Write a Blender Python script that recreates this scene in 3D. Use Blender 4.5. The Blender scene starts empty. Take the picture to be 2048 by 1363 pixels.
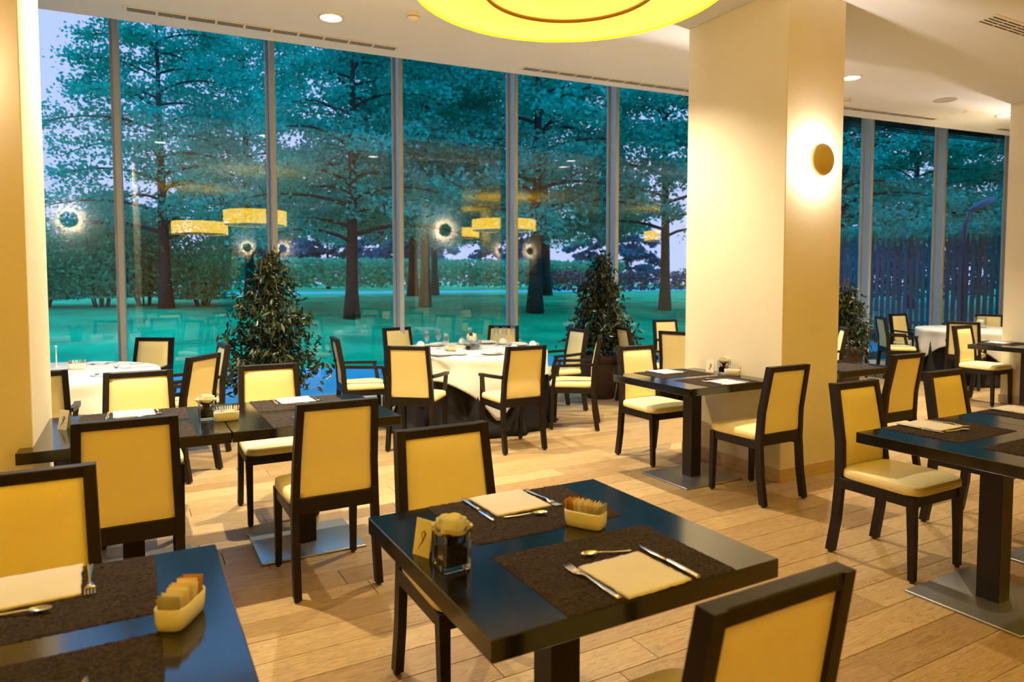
import bpy, bmesh, math, random
import numpy as np
from mathutils import Vector, Matrix

random.seed(7)
rng = np.random.default_rng(7)
scene = bpy.context.scene
col = scene.collection
PI = math.pi

# ------------------------------------------------------------------ camera
cam_d = bpy.data.cameras.new('camera')
cam = bpy.data.objects.new('camera', cam_d)
col.objects.link(cam)
cam.location = (0, 0, 1.5)
cam.rotation_euler = (math.radians(87.0), 0, math.radians(-29.0))
cam_d.sensor_width = 36
cam_d.lens = 24.17
cam_d.shift_y = -0.0247
cam_d.clip_end = 400
cam_d.dof.use_dof = True
cam_d.dof.focus_distance = 3.8
cam_d.dof.aperture_fstop = 3.2
scene.camera = cam

# ------------------------------------------------------------------ world: dusk sky
W = bpy.data.worlds.new('world'); scene.world = W
W.use_nodes = True
bg = W.node_tree.nodes['Background']
bg.inputs[1].default_value = 1.5
# lavender towards the horizon, deep blue overhead
_n = W.node_tree.nodes; _l = W.node_tree.links
_tc = _n.new('ShaderNodeTexCoord'); _sx = _n.new('ShaderNodeSeparateXYZ'); _cr = _n.new('ShaderNodeValToRGB')
_l.new(_tc.outputs['Generated'], _sx.inputs[0]); _l.new(_sx.outputs['Z'], _cr.inputs[0]); _l.new(_cr.outputs[0], bg.inputs[0])
_e = _cr.color_ramp.elements
_e[0].position = 0.0; _e[0].color = (0.47, 0.51, 0.86, 1)
_e[1].position = 0.60; _e[1].color = (0.04, 1.0, 2.3, 1)
_m = _e.new(0.36); _m.color = (0.45, 0.51, 0.92, 1)

# light paths: a dining room needs few bounces
cy = scene.cycles
cy.max_bounces = 6; cy.diffuse_bounces = 3; cy.glossy_bounces = 3; cy.transmission_bounces = 6; cy.transparent_max_bounces = 12
cy.use_adaptive_sampling = True; cy.adaptive_threshold = 0.05
cy.caustics_reflective = False; cy.caustics_refractive = False
cy.sample_clamp_indirect = 80.0

# ------------------------------------------------------------------ exposure
vs = scene.view_settings
vs.view_transform = 'Standard'
vs.look = 'None'
vs.exposure = -0.06
vs.gamma = 1.0
vs.use_curve_mapping = False

SPOT_W, SPOT_C = 700.0, (1.0, 0.83, 0.55)       # recessed downlights
LAMP_S, LAMP_C = 11.0, (1.0, 0.56, 0.002)        # yellow drum pendants
SCON_W, SCON_C = 95.0, (1.0, 0.88, 0.74)        # wall discs

# ------------------------------------------------------------------ materials
MATS = {}

def mat(name, c, rough=0.5, metal=0.0, spec=0.5, coat=0.0, emit=None, es=0.0, noise=None, bump=None, coords='Object', trans=0.0, sheen=0.0):
    """plain principled material; noise = (scale, amount, stretch) varies the colour, bump = (scale, strength)"""
    m = bpy.data.materials.new(name); m.use_nodes = True
    nt = m.node_tree; N = nt.nodes; L = nt.links
    b = N['Principled BSDF']
    b.inputs['Base Color'].default_value = (*c, 1)
    b.inputs['Roughness'].default_value = rough
    b.inputs['Metallic'].default_value = metal
    b.inputs['Specular IOR Level'].default_value = spec
    b.inputs['Coat Weight'].default_value = coat; b.inputs['Coat Roughness'].default_value = 0.16
    b.inputs['Transmission Weight'].default_value = trans
    if sheen: b.inputs['Sheen Weight'].default_value = sheen
    if emit:
        b.inputs['Emission Color'].default_value = (*emit, 1)
        b.inputs['Emission Strength'].default_value = es
    if noise or bump:
        tc = N.new('ShaderNodeTexCoord')
    if noise:
        mp = N.new('ShaderNodeMapping'); mp.inputs['Scale'].default_value = noise[2] if len(noise) > 2 else (1, 1, 1)
        L.new(tc.outputs[coords], mp.inputs[0])
        n = N.new('ShaderNodeTexNoise'); n.inputs['Scale'].default_value = noise[0]; n.inputs['Detail'].default_value = 4
        L.new(mp.outputs[0], n.inputs['Vector'])
        r = N.new('ShaderNodeValToRGB')
        a = noise[1]
        r.color_ramp.elements[0].position = 0.3; r.color_ramp.elements[1].position = 0.7
        r.color_ramp.elements[0].color = (*[x * (1 - a) for x in c], 1)
        r.color_ramp.elements[1].color = (*[min(1, x * (1 + a)) for x in c], 1)
        L.new(n.outputs[0], r.inputs[0]); L.new(r.outputs[0], b.inputs['Base Color'])
    if bump:
        n2 = N.new('ShaderNodeTexNoise'); n2.inputs['Scale'].default_value = bump[0]; n2.inputs['Detail'].default_value = 3
        L.new(tc.outputs[coords], n2.inputs['Vector'])
        bp = N.new('ShaderNodeBump'); bp.inputs['Strength'].default_value = bump[1]; bp.inputs['Distance'].default_value = 0.01
        L.new(n2.outputs[0], bp.inputs['Height']); L.new(bp.outputs[0], b.inputs['Normal'])
    MATS[name] = m
    return m

def leaf_mat(name, c1, c2, rough=0.55, translucent=0.5, spec=0.4):
    m = bpy.data.materials.new(name); m.use_nodes = True
    nt = m.node_tree; N = nt.nodes; L = nt.links
    b = N['Principled BSDF']; b.inputs['Roughness'].default_value = rough
    b.inputs['Specular IOR Level'].default_value = spec
    geo = N.new('ShaderNodeNewGeometry')
    r = N.new('ShaderNodeValToRGB')
    r.color_ramp.elements[0].color = (*c1, 1); r.color_ramp.elements[1].color = (*c2, 1)
    L.new(geo.outputs['Random Per Island'], r.inputs[0]); L.new(r.outputs[0], b.inputs['Base Color'])
    t = N.new('ShaderNodeBsdfTranslucent'); L.new(r.outputs[0], t.inputs[0])
    mx = N.new('ShaderNodeMixShader'); mx.inputs[0].default_value = translucent
    L.new(b.outputs[0], mx.inputs[1]); L.new(t.outputs[0], mx.inputs[2])
    L.new(mx.outputs[0], N['Material Output'].inputs[0])
    MATS[name] = m
    return m

def oak():
    m = bpy.data.materials.new('oak_floor'); m.use_nodes = True
    nt = m.node_tree; N = nt.nodes; L = nt.links
    b = N['Principled BSDF']
    oi = N.new('ShaderNodeObjectInfo'); tc = N.new('ShaderNodeTexCoord')
    off = N.new('ShaderNodeVectorMath'); off.operation = 'MULTIPLY_ADD'
    cmb = N.new('ShaderNodeCombineXYZ')
    sc = N.new('ShaderNodeMath'); sc.operation = 'MULTIPLY'; sc.inputs[1].default_value = 37.0
    L.new(oi.outputs['Random'], sc.inputs[0])
    for i in range(3): L.new(sc.outputs[0], cmb.inputs[i])
    L.new(tc.outputs['Object'], off.inputs[0]); off.inputs[1].default_value = (1, 1, 1); L.new(cmb.outputs[0], off.inputs[2])
    mp = N.new('ShaderNodeMapping'); mp.inputs['Scale'].default_value = (0.9, 11, 6)
    L.new(off.outputs[0], mp.inputs[0])
    n = N.new('ShaderNodeTexNoise'); n.inputs['Scale'].default_value = 2.0; n.inputs['Detail'].default_value = 3; n.inputs['Distortion'].default_value = 0.9
    L.new(mp.outputs[0], n.inputs['Vector'])
    # rings: sine of the stretched noise gives cathedral grain
    mu = N.new('ShaderNodeMath'); mu.operation = 'MULTIPLY'; mu.inputs[1].default_value = 95.0
    L.new(n.outputs[0], mu.inputs[0])
    si = N.new('ShaderNodeMath'); si.operation = 'SINE'; L.new(mu.outputs[0], si.inputs[0])
    rp = N.new('ShaderNodeValToRGB')
    rp.color_ramp.elements[0].position = 0.0; rp.color_ramp.elements[0].color = (0.60, 0.56, 0.52, 1)
    rp.color_ramp.elements[1].position = 0.38; rp.color_ramp.elements[1].color = (1, 1, 1, 1)
    ad = N.new('ShaderNodeMath'); ad.operation = 'MULTIPLY_ADD'; ad.inputs[1].default_value = 0.5; ad.inputs[2].default_value = 0.5
    L.new(si.outputs[0], ad.inputs[0]); L.new(ad.outputs[0], rp.inputs[0])
    tint = N.new('ShaderNodeValToRGB')
    e = tint.color_ramp.elements
    e[0].color = (0.38, 0.245, 0.108, 1); e[1].color = (0.56, 0.40, 0.205, 1)
    mid = tint.color_ramp.elements.new(0.5); mid.color = (0.475, 0.325, 0.148, 1)
    L.new(oi.outputs['Random'], tint.inputs[0])
    fine = N.new('ShaderNodeTexNoise'); fine.inputs['Scale'].default_value = 3.0; fine.inputs['Detail'].default_value = 6
    mp2 = N.new('ShaderNodeMapping'); mp2.inputs['Scale'].default_value = (2.5, 60, 10)
    L.new(off.outputs[0], mp2.inputs[0]); L.new(mp2.outputs[0], fine.inputs['Vector'])
    fr = N.new('ShaderNodeValToRGB'); fr.color_ramp.elements[0].position = 0.35; fr.color_ramp.elements[1].position = 0.6
    fr.color_ramp.elements[0].color = (0.76, 0.76, 0.76, 1)
    L.new(fine.outputs[0], fr.inputs[0])
    m1 = N.new('ShaderNodeMix'); m1.data_type = 'RGBA'; m1.blend_type = 'MULTIPLY'; m1.inputs[0].default_value = 0.7
    L.new(tint.outputs[0], m1.inputs[6]); L.new(rp.outputs[0], m1.inputs[7])
    m2 = N.new('ShaderNodeMix'); m2.data_type = 'RGBA'; m2.blend_type = 'MULTIPLY'; m2.inputs[0].default_value = 1.0
    L.new(m1.outputs[2], m2.inputs[6]); L.new(fr.outputs[0], m2.inputs[7])
    L.new(m2.outputs[2], b.inputs['Base Color'])
    b.inputs['Roughness'].default_value = 0.38
    b.inputs['Specular IOR Level'].default_value = 0.45
    bp = N.new('ShaderNodeBump'); bp.inputs['Strength'].default_value = 0.12; bp.inputs['Distance'].default_value = 0.003
    L.new(fine.outputs[0], bp.inputs['Height']); L.new(bp.outputs[0], b.inputs['Normal'])
    MATS['oak_floor'] = m
    return m

def window_glass():
    m = bpy.data.materials.new('window_glass'); m.use_nodes = True
    nt = m.node_tree; N = nt.nodes; L = nt.links
    N.remove(N['Principled BSDF'])
    lw = N.new('ShaderNodeLayerWeight'); lw.inputs[0].default_value = 0.5
    pw = N.new('ShaderNodeMath'); pw.operation = 'POWER'; pw.inputs[1].default_value = 5.0
    L.new(lw.outputs['Facing'], pw.inputs[0])
    ma = N.new('ShaderNodeMath'); ma.operation = 'MULTIPLY_ADD'; ma.inputs[1].default_value = 0.9; ma.inputs[2].default_value = 0.055
    L.new(pw.outputs[0], ma.inputs[0])
    t = N.new('ShaderNodeBsdfTransparent'); t.inputs[0].default_value = (0.93, 0.99, 0.99, 1)
    g = N.new('ShaderNodeBsdfGlossy'); g.inputs['Roughness'].default_value = 0.0
    mx = N.new('ShaderNodeMixShader')
    L.new(ma.outputs[0], mx.inputs[0]); L.new(t.outputs[0], mx.inputs[1]); L.new(g.outputs[0], mx.inputs[2])
    L.new(mx.outputs[0], N['Material Output'].inputs[0])
    MATS['window_glass'] = m
    return m

def thin_glass():
    m = window_glass().copy(); m.name = 'table_glass'
    for n in m.node_tree.nodes:
        if n.type == 'BSDF_TRANSPARENT': n.inputs[0].default_value = (0.93, 0.955, 0.965, 1)
        if n.type == 'MATH' and n.operation == 'POWER': n.inputs[1].default_value = 2.6
        if n.type == 'MATH' and n.operation == 'MULTIPLY_ADD': n.inputs[1].default_value = 0.8; n.inputs[2].default_value = 0.11
        if n.type == 'BSDF_GLOSSY': n.inputs['Roughness'].default_value = 0.03
    MATS['table_glass'] = m
    return m

window_glass(); thin_glass(); oak()
mat('vase_glass', (0.93, 0.97, 0.98), 0.02, trans=1.0)
mat('plaster_ceiling', (0.74, 0.74, 0.77), 0.9, spec=0.2)
mat('plaster_cream', (0.74, 0.68, 0.54), 0.75, spec=0.25, noise=(1.6, 0.035), bump=(18, 0.06))
mat('wall_back', (0.78, 0.44, 0.045), 0.8, spec=0.2)  # unseen walls; ochre is made up to bounce yellow light forward
mat('oak_trim', (0.55, 0.40, 0.22), 0.5, noise=(6, 0.12, (1, 1, 8)))
mat('wenge', (0.0105, 0.0062, 0.0046), 0.45, spec=0.32, noise=(9, 0.35, (7, 7, 1)))
mat('leather', (0.85, 0.74, 0.37), 0.42, spec=0.4, bump=(160, 0.06))
mat('table_top', (0.006, 0.006, 0.0065), 0.13, spec=0.85, noise=(5, 0.25, (1, 6, 1)))
mat('table_edge', (0.010, 0.0065, 0.005), 0.4, spec=0.35)
mat('steel_plate', (0.42, 0.42, 0.42), 0.38, metal=0.9)
mat('steel', (0.80, 0.80, 0.80), 0.14, metal=1.0)
mat('placemat', (0.034, 0.020, 0.013), 0.8, spec=0.3, noise=(150, 0.9), bump=(190, 1.0))
mat('paper', (0.70, 0.69, 0.70), 0.9, spec=0.1, noise=(9, 0.03), bump=(60, 0.08))
mat('paper_white', (0.86, 0.84, 0.78), 0.8, spec=0.1)
mat('paper_brown', (0.55, 0.29, 0.09), 0.8, spec=0.1, noise=(30, 0.12))
mat('paper_tan', (0.82, 0.66, 0.40), 0.8, spec=0.1, noise=(30, 0.08))
mat('paper_grey', (0.50, 0.48, 0.40), 0.8, spec=0.1, noise=(30, 0.1))
mat('ink', (0.10, 0.03, 0.02), 0.8)
mat('ceramic', (0.84, 0.82, 0.76), 0.22, spec=0.5)
mat('cloth_white', (0.72, 0.71, 0.69), 0.9, spec=0.15, sheen=0.2, noise=(3, 0.02), bump=(7, 0.25))
mat('cloth_black', (0.010, 0.009, 0.010), 0.75, spec=0.3)
mat('petal', (0.90, 0.87, 0.70), 0.7, spec=0.15)
mat('soil', (0.035, 0.022, 0.016), 0.95, noise=(80, 0.4), bump=(90, 0.5))
mat('stem_green', (0.05, 0.11, 0.03), 0.6)
mat('bread', (0.62, 0.36, 0.13), 0.8, noise=(12, 0.2))
mat('wicker', (0.66, 0.54, 0.33), 0.7, noise=(50, 0.2))
mat('terracotta', (0.050, 0.027, 0.020), 0.62, spec=0.35, noise=(8, 0.1))
mat('bark', (0.060, 0.042, 0.034), 0.9, noise=(6, 0.4, (4, 4, 1)), bump=(20, 0.5))
mat('ficus_bark', (0.20, 0.13, 0.08), 0.85, noise=(12, 0.3))
mat('aluminium', (0.50, 0.54, 0.56), 0.42, metal=0.1)
mat('sill_stone', (0.55, 0.50, 0.42), 0.6)
mat('grille_white', (0.74, 0.70, 0.64), 0.6)
mat('slot_dark', (0.035, 0.03, 0.02), 0.8)
mat('plastic_white', (0.80, 0.74, 0.64), 0.5)
mat('speaker_grey', (0.42, 0.38, 0.32), 0.6)
mat('brass', (0.60, 0.46, 0.17), 0.5, metal=0.0)
mat('shade_yellow', (0.80, 0.50, 0.05), 0.7, emit=LAMP_C, es=LAMP_S)
mat('lamp_diffuser', (0.9, 0.75, 0.3), 0.6, emit=(1.0, 0.66, 0.10), es=1.5)
mat('lamp_seam', (0.60, 0.30, 0.02), 0.6)
mat('bulb_white', (1, 1, 1), 0.5, emit=(1.0, 0.93, 0.78), es=14)
mat('sconce_glow', (1, 1, 1), 0.5, emit=SCON_C, es=18)
mat('white_metal', (0.75, 0.72, 0.66), 0.35, metal=0.2)
mat('cable', (0.05, 0.05, 0.05), 0.5)
mat('lawn', (0.012, 0.46, 0.17), 0.95, spec=0.1, noise=(0.8, 0.35), coords='Generated' if False else 'Object')
mat('paving', (0.22, 0.42, 0.50), 0.85, noise=(1.5, 0.1), bump=(30, 0.2))
mat('asphalt', (0.34, 0.36, 0.40), 0.9)
mat('grating', (0.13, 0.17, 0.20), 0.5, metal=0.3)
mat('grating_bed', (0.05, 0.07, 0.09), 0.8)
mat('fence_wood', (0.02, 0.12, 0.20), 0.8, noise=(3, 0.35, (6, 6, 1)))
mat('lamp_post', (0.10, 0.13, 0.18), 0.5, metal=0.4)
mat('dark_blind', (0.02, 0.03, 0.04), 0.6)
mat('plum_leaf', (0.22, 0.10, 0.12), 0.8)
leaf_mat('tree_leaf', (0.008, 0.40, 0.33), (0.032, 0.68, 0.46), spec=0.2)
leaf_mat('tree_leaf_far', (0.012, 0.22, 0.30), (0.030, 0.34, 0.40), spec=0.1)  # blue distance haze is put into this leaf colour
leaf_mat('shrub_leaf', (0.015, 0.42, 0.26), (0.050, 0.66, 0.34), spec=0.2)
leaf_mat('ficus_leaf', (0.010, 0.026, 0.012), (0.05, 0.065, 0.018), rough=0.32, translucent=0.15, spec=0.6)
leaf_mat('grass_blade', (0.02, 0.16, 0.06), (0.05, 0.25, 0.09))
leaf_mat('pot_leaf', (0.10, 0.16, 0.05), (0.22, 0.26, 0.10), translucent=0.2)

# ------------------------------------------------------------------ helpers
class MB:
    """collects vertices and faces; build() links them as ONE mesh object"""
    def __init__(s): s.v = []; s.f = []; s.sm = []
    def add(s, v, f, smooth=False):
        o = len(s.v); s.v += [tuple(p) for p in v]; s.f += [tuple(i + o for i in q) for q in f]; s.sm += [smooth] * len(f)
        return s
    def box(s, c, d, M=None):
        hx, hy, hz = d[0] / 2, d[1] / 2, d[2] / 2
        v = [Vector((c[0] + a * hx, c[1] + b * hy, c[2] + e * hz)) for e in (-1, 1) for b in (-1, 1) for a in (-1, 1)]
        if M: v = [M @ p for p in v]
        return s.add(v, [(0, 2, 3, 1), (4, 5, 7, 6), (0, 1, 5, 4), (2, 6, 7, 3), (0, 4, 6, 2), (1, 3, 7, 5)])
    def cbox(s, c, d, ch=0.003, seg=1, M=None):
        bm = bmesh.new(); bmesh.ops.create_cube(bm, size=1)
        bmesh.ops.scale(bm, vec=d, verts=bm.verts)
        bmesh.ops.bevel(bm, geom=bm.edges[:], offset=ch, segments=seg, affect='EDGES', profile=0.5)
        bmesh.ops.translate(bm, vec=c, verts=bm.verts)
        v = [p.co.copy() for p in bm.verts]
        if M: v = [M @ p for p in v]
        bm.verts.index_update()
        s.add(v, [[q.index for q in f.verts] for f in bm.faces], seg > 1); bm.free()
        return s
    def tube(s, pts, rad, seg=8, cap=True, smooth=True):
        pts = [Vector(p) for p in pts]; n = len(pts)
        if not hasattr(rad, '__len__'): rad = [rad] * n
        ring = []; prev = None
        for i, p in enumerate(pts):
            t = (pts[min(i + 1, n - 1)] - pts[max(i - 1, 0)]).normalized()
            if prev is None:
                a = t.orthogonal().normalized()
            else:
                a = prev - t * prev.dot(t)
                a = a.normalized() if a.length > 1e-6 else t.orthogonal().normalized()
            prev = a; b = t.cross(a)
            ring.append([p + (a * math.cos(2 * PI * k / seg) + b * math.sin(2 * PI * k / seg)) * rad[i] for k in range(seg)])
        v = [q for r in ring for q in r]; f = []
        for i in range(n - 1):
            for k in range(seg):
                k2 = (k + 1) % seg
                f.append((i * seg + k, i * seg + k2, (i + 1) * seg + k2, (i + 1) * seg + k))
        s.add(v, f, smooth)
        if cap: s.add(ring[0], [tuple(range(seg))[::-1]]); s.add(ring[-1], [tuple(range(seg))])
        return s
    def lathe(s, prof, seg=32, c=(0, 0, 0), smooth=True, closed=False):
        v = [(c[0] + r * math.cos(2 * PI * k / seg), c[1] + r * math.sin(2 * PI * k / seg), c[2] + z) for r, z in prof for k in range(seg)]
        f = []; n = len(prof)
        for i in range(n if closed else n - 1):
            j = (i + 1) % n
            for k in range(seg):
                k2 = (k + 1) % seg
                f.append((i * seg + k, i * seg + k2, j * seg + k2, j * seg + k))
        return s.add(v, f, smooth)
    def sections(s, secs, cap=True, smooth=False):
        """loft equal-length closed rings"""
        n = len(secs[0]); v = [p for r in secs for p in r]; f = []
        for i in range(len(secs) - 1):
            for k in range(n):
                k2 = (k + 1) % n
                f.append((i * n + k, i * n + k2, (i + 1) * n + k2, (i + 1) * n + k))
        s.add(v, f, smooth)
        if cap: s.add(secs[0], [tuple(range(n))[::-1]]); s.add(secs[-1], [tuple(range(n))])
        return s
    def post(s, pts, wx, wy):
        """upright member of rectangular section through pts = (x, y, z)"""
        return s.sections([[(x - wx / 2, y - wy / 2, z), (x + wx / 2, y - wy / 2, z), (x + wx / 2, y + wy / 2, z), (x - wx / 2, y + wy / 2, z)] for x, y, z in pts])
    def prism(s, poly, z0, z1):
        n = len(poly)
        v = [(x, y, z0) for x, y in poly] + [(x, y, z1) for x, y in poly]
        return s.add(v, [tuple(range(n))[::-1], tuple(range(n, 2 * n))] + [(i, (i + 1) % n, n + (i + 1) % n, n + i) for i in range(n)])
    def grid(s, fn, nu, nv, smooth=True, flip=False):
        v = [fn(i / nu, j / nv) for j in range(nv + 1) for i in range(nu + 1)]
        f = []
        for j in range(nv):
            for i in range(nu):
                q = (j * (nu + 1) + i, j * (nu + 1) + i + 1, (j + 1) * (nu + 1) + i + 1, (j + 1) * (nu + 1) + i)
                f.append(q[::-1] if flip else q)
        return s.add(v, f, smooth)
    def mesh(s, name, m):
        me = bpy.data.meshes.new(name)
        me.from_pydata([tuple(p) for p in s.v], [], [tuple(q) for q in s.f])
        me.polygons.foreach_set('use_smooth', s.sm)
        bm = bmesh.new(); bm.from_mesh(me); bmesh.ops.remove_doubles(bm, verts=bm.verts, dist=1e-5)
        bmesh.ops.recalc_face_normals(bm, faces=bm.faces); bm.to_mesh(me); bm.free()
        me.materials.append(MATS[m])
        return me
    def build(s, name, m, parent=None, loc=None, rz=0.0):
        return link(name, s.mesh(name, m), parent, loc, rz)

def link(name, me, parent=None, loc=None, rz=0.0):
    o = bpy.data.objects.new(name, me); col.objects.link(o)
    if parent: o.parent = parent
    if loc is not None: o.location = loc
    if rz: o.rotation_euler = (0, 0, rz)
    return o

def raw_mesh(name, V, F, m, smooth=False):
    """fast mesh from numpy: V (n,3), F (m,k) equal-size faces"""
    me = bpy.data.meshes.new(name)
    k = F.shape[1]
    me.vertices.add(len(V)); me.vertices.foreach_set('co', V.astype(np.float32).ravel())
    me.loops.add(F.size); me.loops.foreach_set('vertex_index', F.astype(np.int32).ravel())
    me.polygons.add(len(F))
    me.polygons.foreach_set('loop_start', np.arange(0, F.size, k, dtype=np.int32))
    me.update(calc_edges=True); me.validate()
    if smooth: me.polygons.foreach_set('use_smooth', [True] * len(F))
    me.materials.append(MATS[m])
    return me

def thing(name, label, cat, loc=(0, 0, 0), rz=0.0, group=None):
    o = bpy.data.objects.new(name, None); col.objects.link(o)
    o.empty_display_size = 0.1
    o.location = loc; o.rotation_euler = (0, 0, rz)
    return tag(o, label, cat, group)

def tag(o, label, cat=None, group=None, kind=None):
    if label: o['label'] = label
    if cat: o['category'] = cat
    if group: o['group'] = group
    if kind: o['kind'] = kind
    return o

def struct(o, label=None, cat=None):
    o['kind'] = 'structure'
    if label: o['label'] = label
    if cat: o['category'] = cat
    return o

KIDS = {}
def dup(root, loc, rz=0.0, label=None, group=None, rx=None):
    """copy of a thing with its parts and sub-parts"""
    r = root.copy(); col.objects.link(r); r.location = loc
    r.rotation_euler = rx if rx else (0, 0, rz)
    if label: r['label'] = label
    if group: r['group'] = group
    for ch in list(root.children):
        c = ch.copy(); col.objects.link(c); c.parent = r
        for g in list(ch.children):
            d = g.copy(); col.objects.link(d); d.parent = c
    return r

class Proto:
    """first use places the prototype itself, later uses copy it"""
    def __init__(s, make): s.make = make; s.o = None
    def __call__(s, loc, rz=0.0, label=None, cat=None, group=None):
        if s.o is None:
            s.o = s.make(); o = s.o
            o.location = loc; o.rotation_euler = (0, 0, rz)
        else:
            o = dup(s.o, loc, rz)
        if label: o['label'] = label
        if cat: o['category'] = cat
        if group: o['group'] = group
        elif 'group' in o: del o['group']
        return o

# ================================================================== STRUCTURE
CEIL = 3.6
# fronts of the mullions along the gently curved glass facade
NODES = [(-4.5, 8.13), (-3.02, 8.11), (-1.535, 8.08), (-0.049, 8.012), (1.435, 7.921), (2.867, 7.833), (4.374, 7.731), (5.898, 7.611),
         (7.52, 7.46), (9.14, 7.30), (10.764, 7.119), (12.496, 6.904), (14.301, 6.657), (16.0, 6.40), (17.7, 6.12)]
FIN = 0.20     # depth of the mullions between room side and glass
GTOP = 5.3

# floor: a base and single oak planks
fl = MB().box((6.5, 0.6, -0.06), (25, 16.6, 0.10)).build('floor', 'slot_dark')
struct(fl, 'pale oak plank floor of the dining room', 'floor')
PW, PL = 0.18, 1.9
plank_mesh = {}
def plank_me(L):
    L = round(L, 3)
    if L not in plank_mesh:
        plank_mesh[L] = MB().cbox((0, 0, -0.007), (L - 0.003, PW - 0.003, 0.014), 0.0012).mesh('plank', 'oak_floor')
    return plank_mesh[L]
def facade_y(x):
    for (x0, y0), (x1, y1) in zip(NODES, NODES[1:]):
        if x0 <= x <= x1: return y0 + (y1 - y0) * (x - x0) / (x1 - x0)
    return NODES[0][1] if x < NODES[0][0] else NODES[-1][1]
def project(x, y, z=0.0):
    a, p = math.radians(29), math.radians(3)
    F = Vector((math.sin(a) * math.cos(p), math.cos(a) * math.cos(p), -math.sin(p)))
    R = Vector((math.cos(a), -math.sin(a), 0)); U = R.cross(F)
    d = Vector((x, y, z - 1.5)); t = d.dot(F)
    if t < 0.3: return None
    return 1024 + 1375 * d.dot(R) / t, 631 - 1375 * d.dot(U) / t, t
planks = []
row = 0
y = -6.6
while y < 8.0:
    x = -5.6 + random.randint(3, 18) / 10
    x0 = -5.6
    while x0 < 18.0:
        ln = min(x, 18.0) - x0
        if ln > 0.15: planks.append((x0 + ln / 2, y + PW / 2, ln))
        x0 = x; x = x0 + random.choice([1.4, 1.9, 1.9, 2.2])
    y += PW; row += 1
def vis(pk):
    best = 0
    for fx in (-0.45, 0, 0.45):
        q = project(pk[0] + fx * pk[2], pk[1])
        if q and -60 < q[0] < 2110 and 560 < q[1] < 1440: best = max(best, 1.0 / q[2] ** 2)
    return best
planks = [p for p in planks if p[1] < facade_y(p[0]) + 0.05]
planks.sort(key=vis, reverse=True)
for i, (px, py, ln) in enumerate(planks[:290]):
    link('plank', plank_me(round(ln, 1)), fl, (px, py, 0))
rest = {}
mbp = MB()
for px, py, ln in planks[290:]:
    mbp.box((px, py, -0.007), (ln - 0.003, PW - 0.003, 0.014))
rp = mbp.build('planks_beyond', 'oak_floor', fl); rp['kind'] = 'stuff'

# ceiling slab, stopping short of the glass with a curved edge
EDGE = [(-5.6, 6.80), (-3.0, 6.70), (-0.616, 6.558), (-0.034, 6.515), (1.12, 6.432), (1.824, 6.372), (2.273, 6.335), (3.452, 6.235), (4.639, 6.123), (5.756, 6.005),
        (7.992, 5.765), (9.767, 5.57), (11.359, 5.37), (14.0, 5.0), (18.0, 4.4)]
poly = [(-5.6, -6.9)] + [(18.0, -6.9)] + EDGE[::-1]
ce = MB().prism(poly, CEIL, CEIL + 0.32).build('ceiling', 'plaster_ceiling')
struct(ce, 'white suspended ceiling with a curved edge before the glass', 'ceiling')
up = MB().box((6.5, 0.8, GTOP + 0.1), (26, 17.0, 0.2)).build('ceiling', 'plaster_ceiling')
struct(up, 'upper slab above the tall window void', 'ceiling')
for nm, c, d in (('wall_left', (-5.7, 0.6, 2.65), (0.2, 15.4, 5.3)), ('wall_back', (6.2, -7.0, 2.65), (24.0, 0.2, 5.3)), ('wall_right', (18.1, -0.2, 2.65), (0.2, 13.8, 5.3))):
    struct(MB().box(c, d).build(nm, 'wall_back'), 'unseen wall given ochre for yellow bounce light on the %s side of the dining room' % nm[5:], 'wall')

# columns with oak skirting
def column(nm, x0, x1, y0, y1, label):
    o = MB().cbox(((x0 + x1) / 2, (y0 + y1) / 2, CEIL / 2), (x1 - x0, y1 - y0, CEIL), 0.004).build(nm, 'plaster_cream')
    struct(o, label, 'column')
    b = MB()
    t, h = 0.012, 0.10
    for c, d in ((((x0 + x1) / 2, y0 - t / 2, h / 2), (x1 - x0 + 2 * t, t, h)), (((x0 + x1) / 2, y1 + t / 2, h / 2), (x1 - x0 + 2 * t, t, h)),
                 ((x0 - t / 2, (y0 + y1) / 2, h / 2), (t, y1 - y0, h)), ((x1 + t / 2, (y0 + y1) / 2, h / 2), (t, y1 - y0, h))):
        b.box(c, d)
    b.build('baseboard', 'oak_trim', o)
    return o
column('column', 4.165, 4.80, 3.43, 4.44, 'big cream plaster column in the middle of the room')
column('column', -1.45, -0.395, 3.66, 4.50, 'cream plaster column beside the long dark table')
column('column', 9.29, 9.93, 3.43, 4.42, 'far cream plaster column beside the last dark table')
column('column', 0.95, 1.6, -4.8, -3.96, 'column behind the camera seen reflected in the glass')
column('column', 2.1, 2.75, -5.1, -4.25, 'second column behind the camera seen reflected in the glass')
column('column', 7.95, 8.55, -3.8, -2.92, 'third column behind the camera seen reflected in the glass')
column('column', 8.9, 9.5, -4.3, -3.41, 'fourth column behind the camera seen reflected in the glass')

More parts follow.
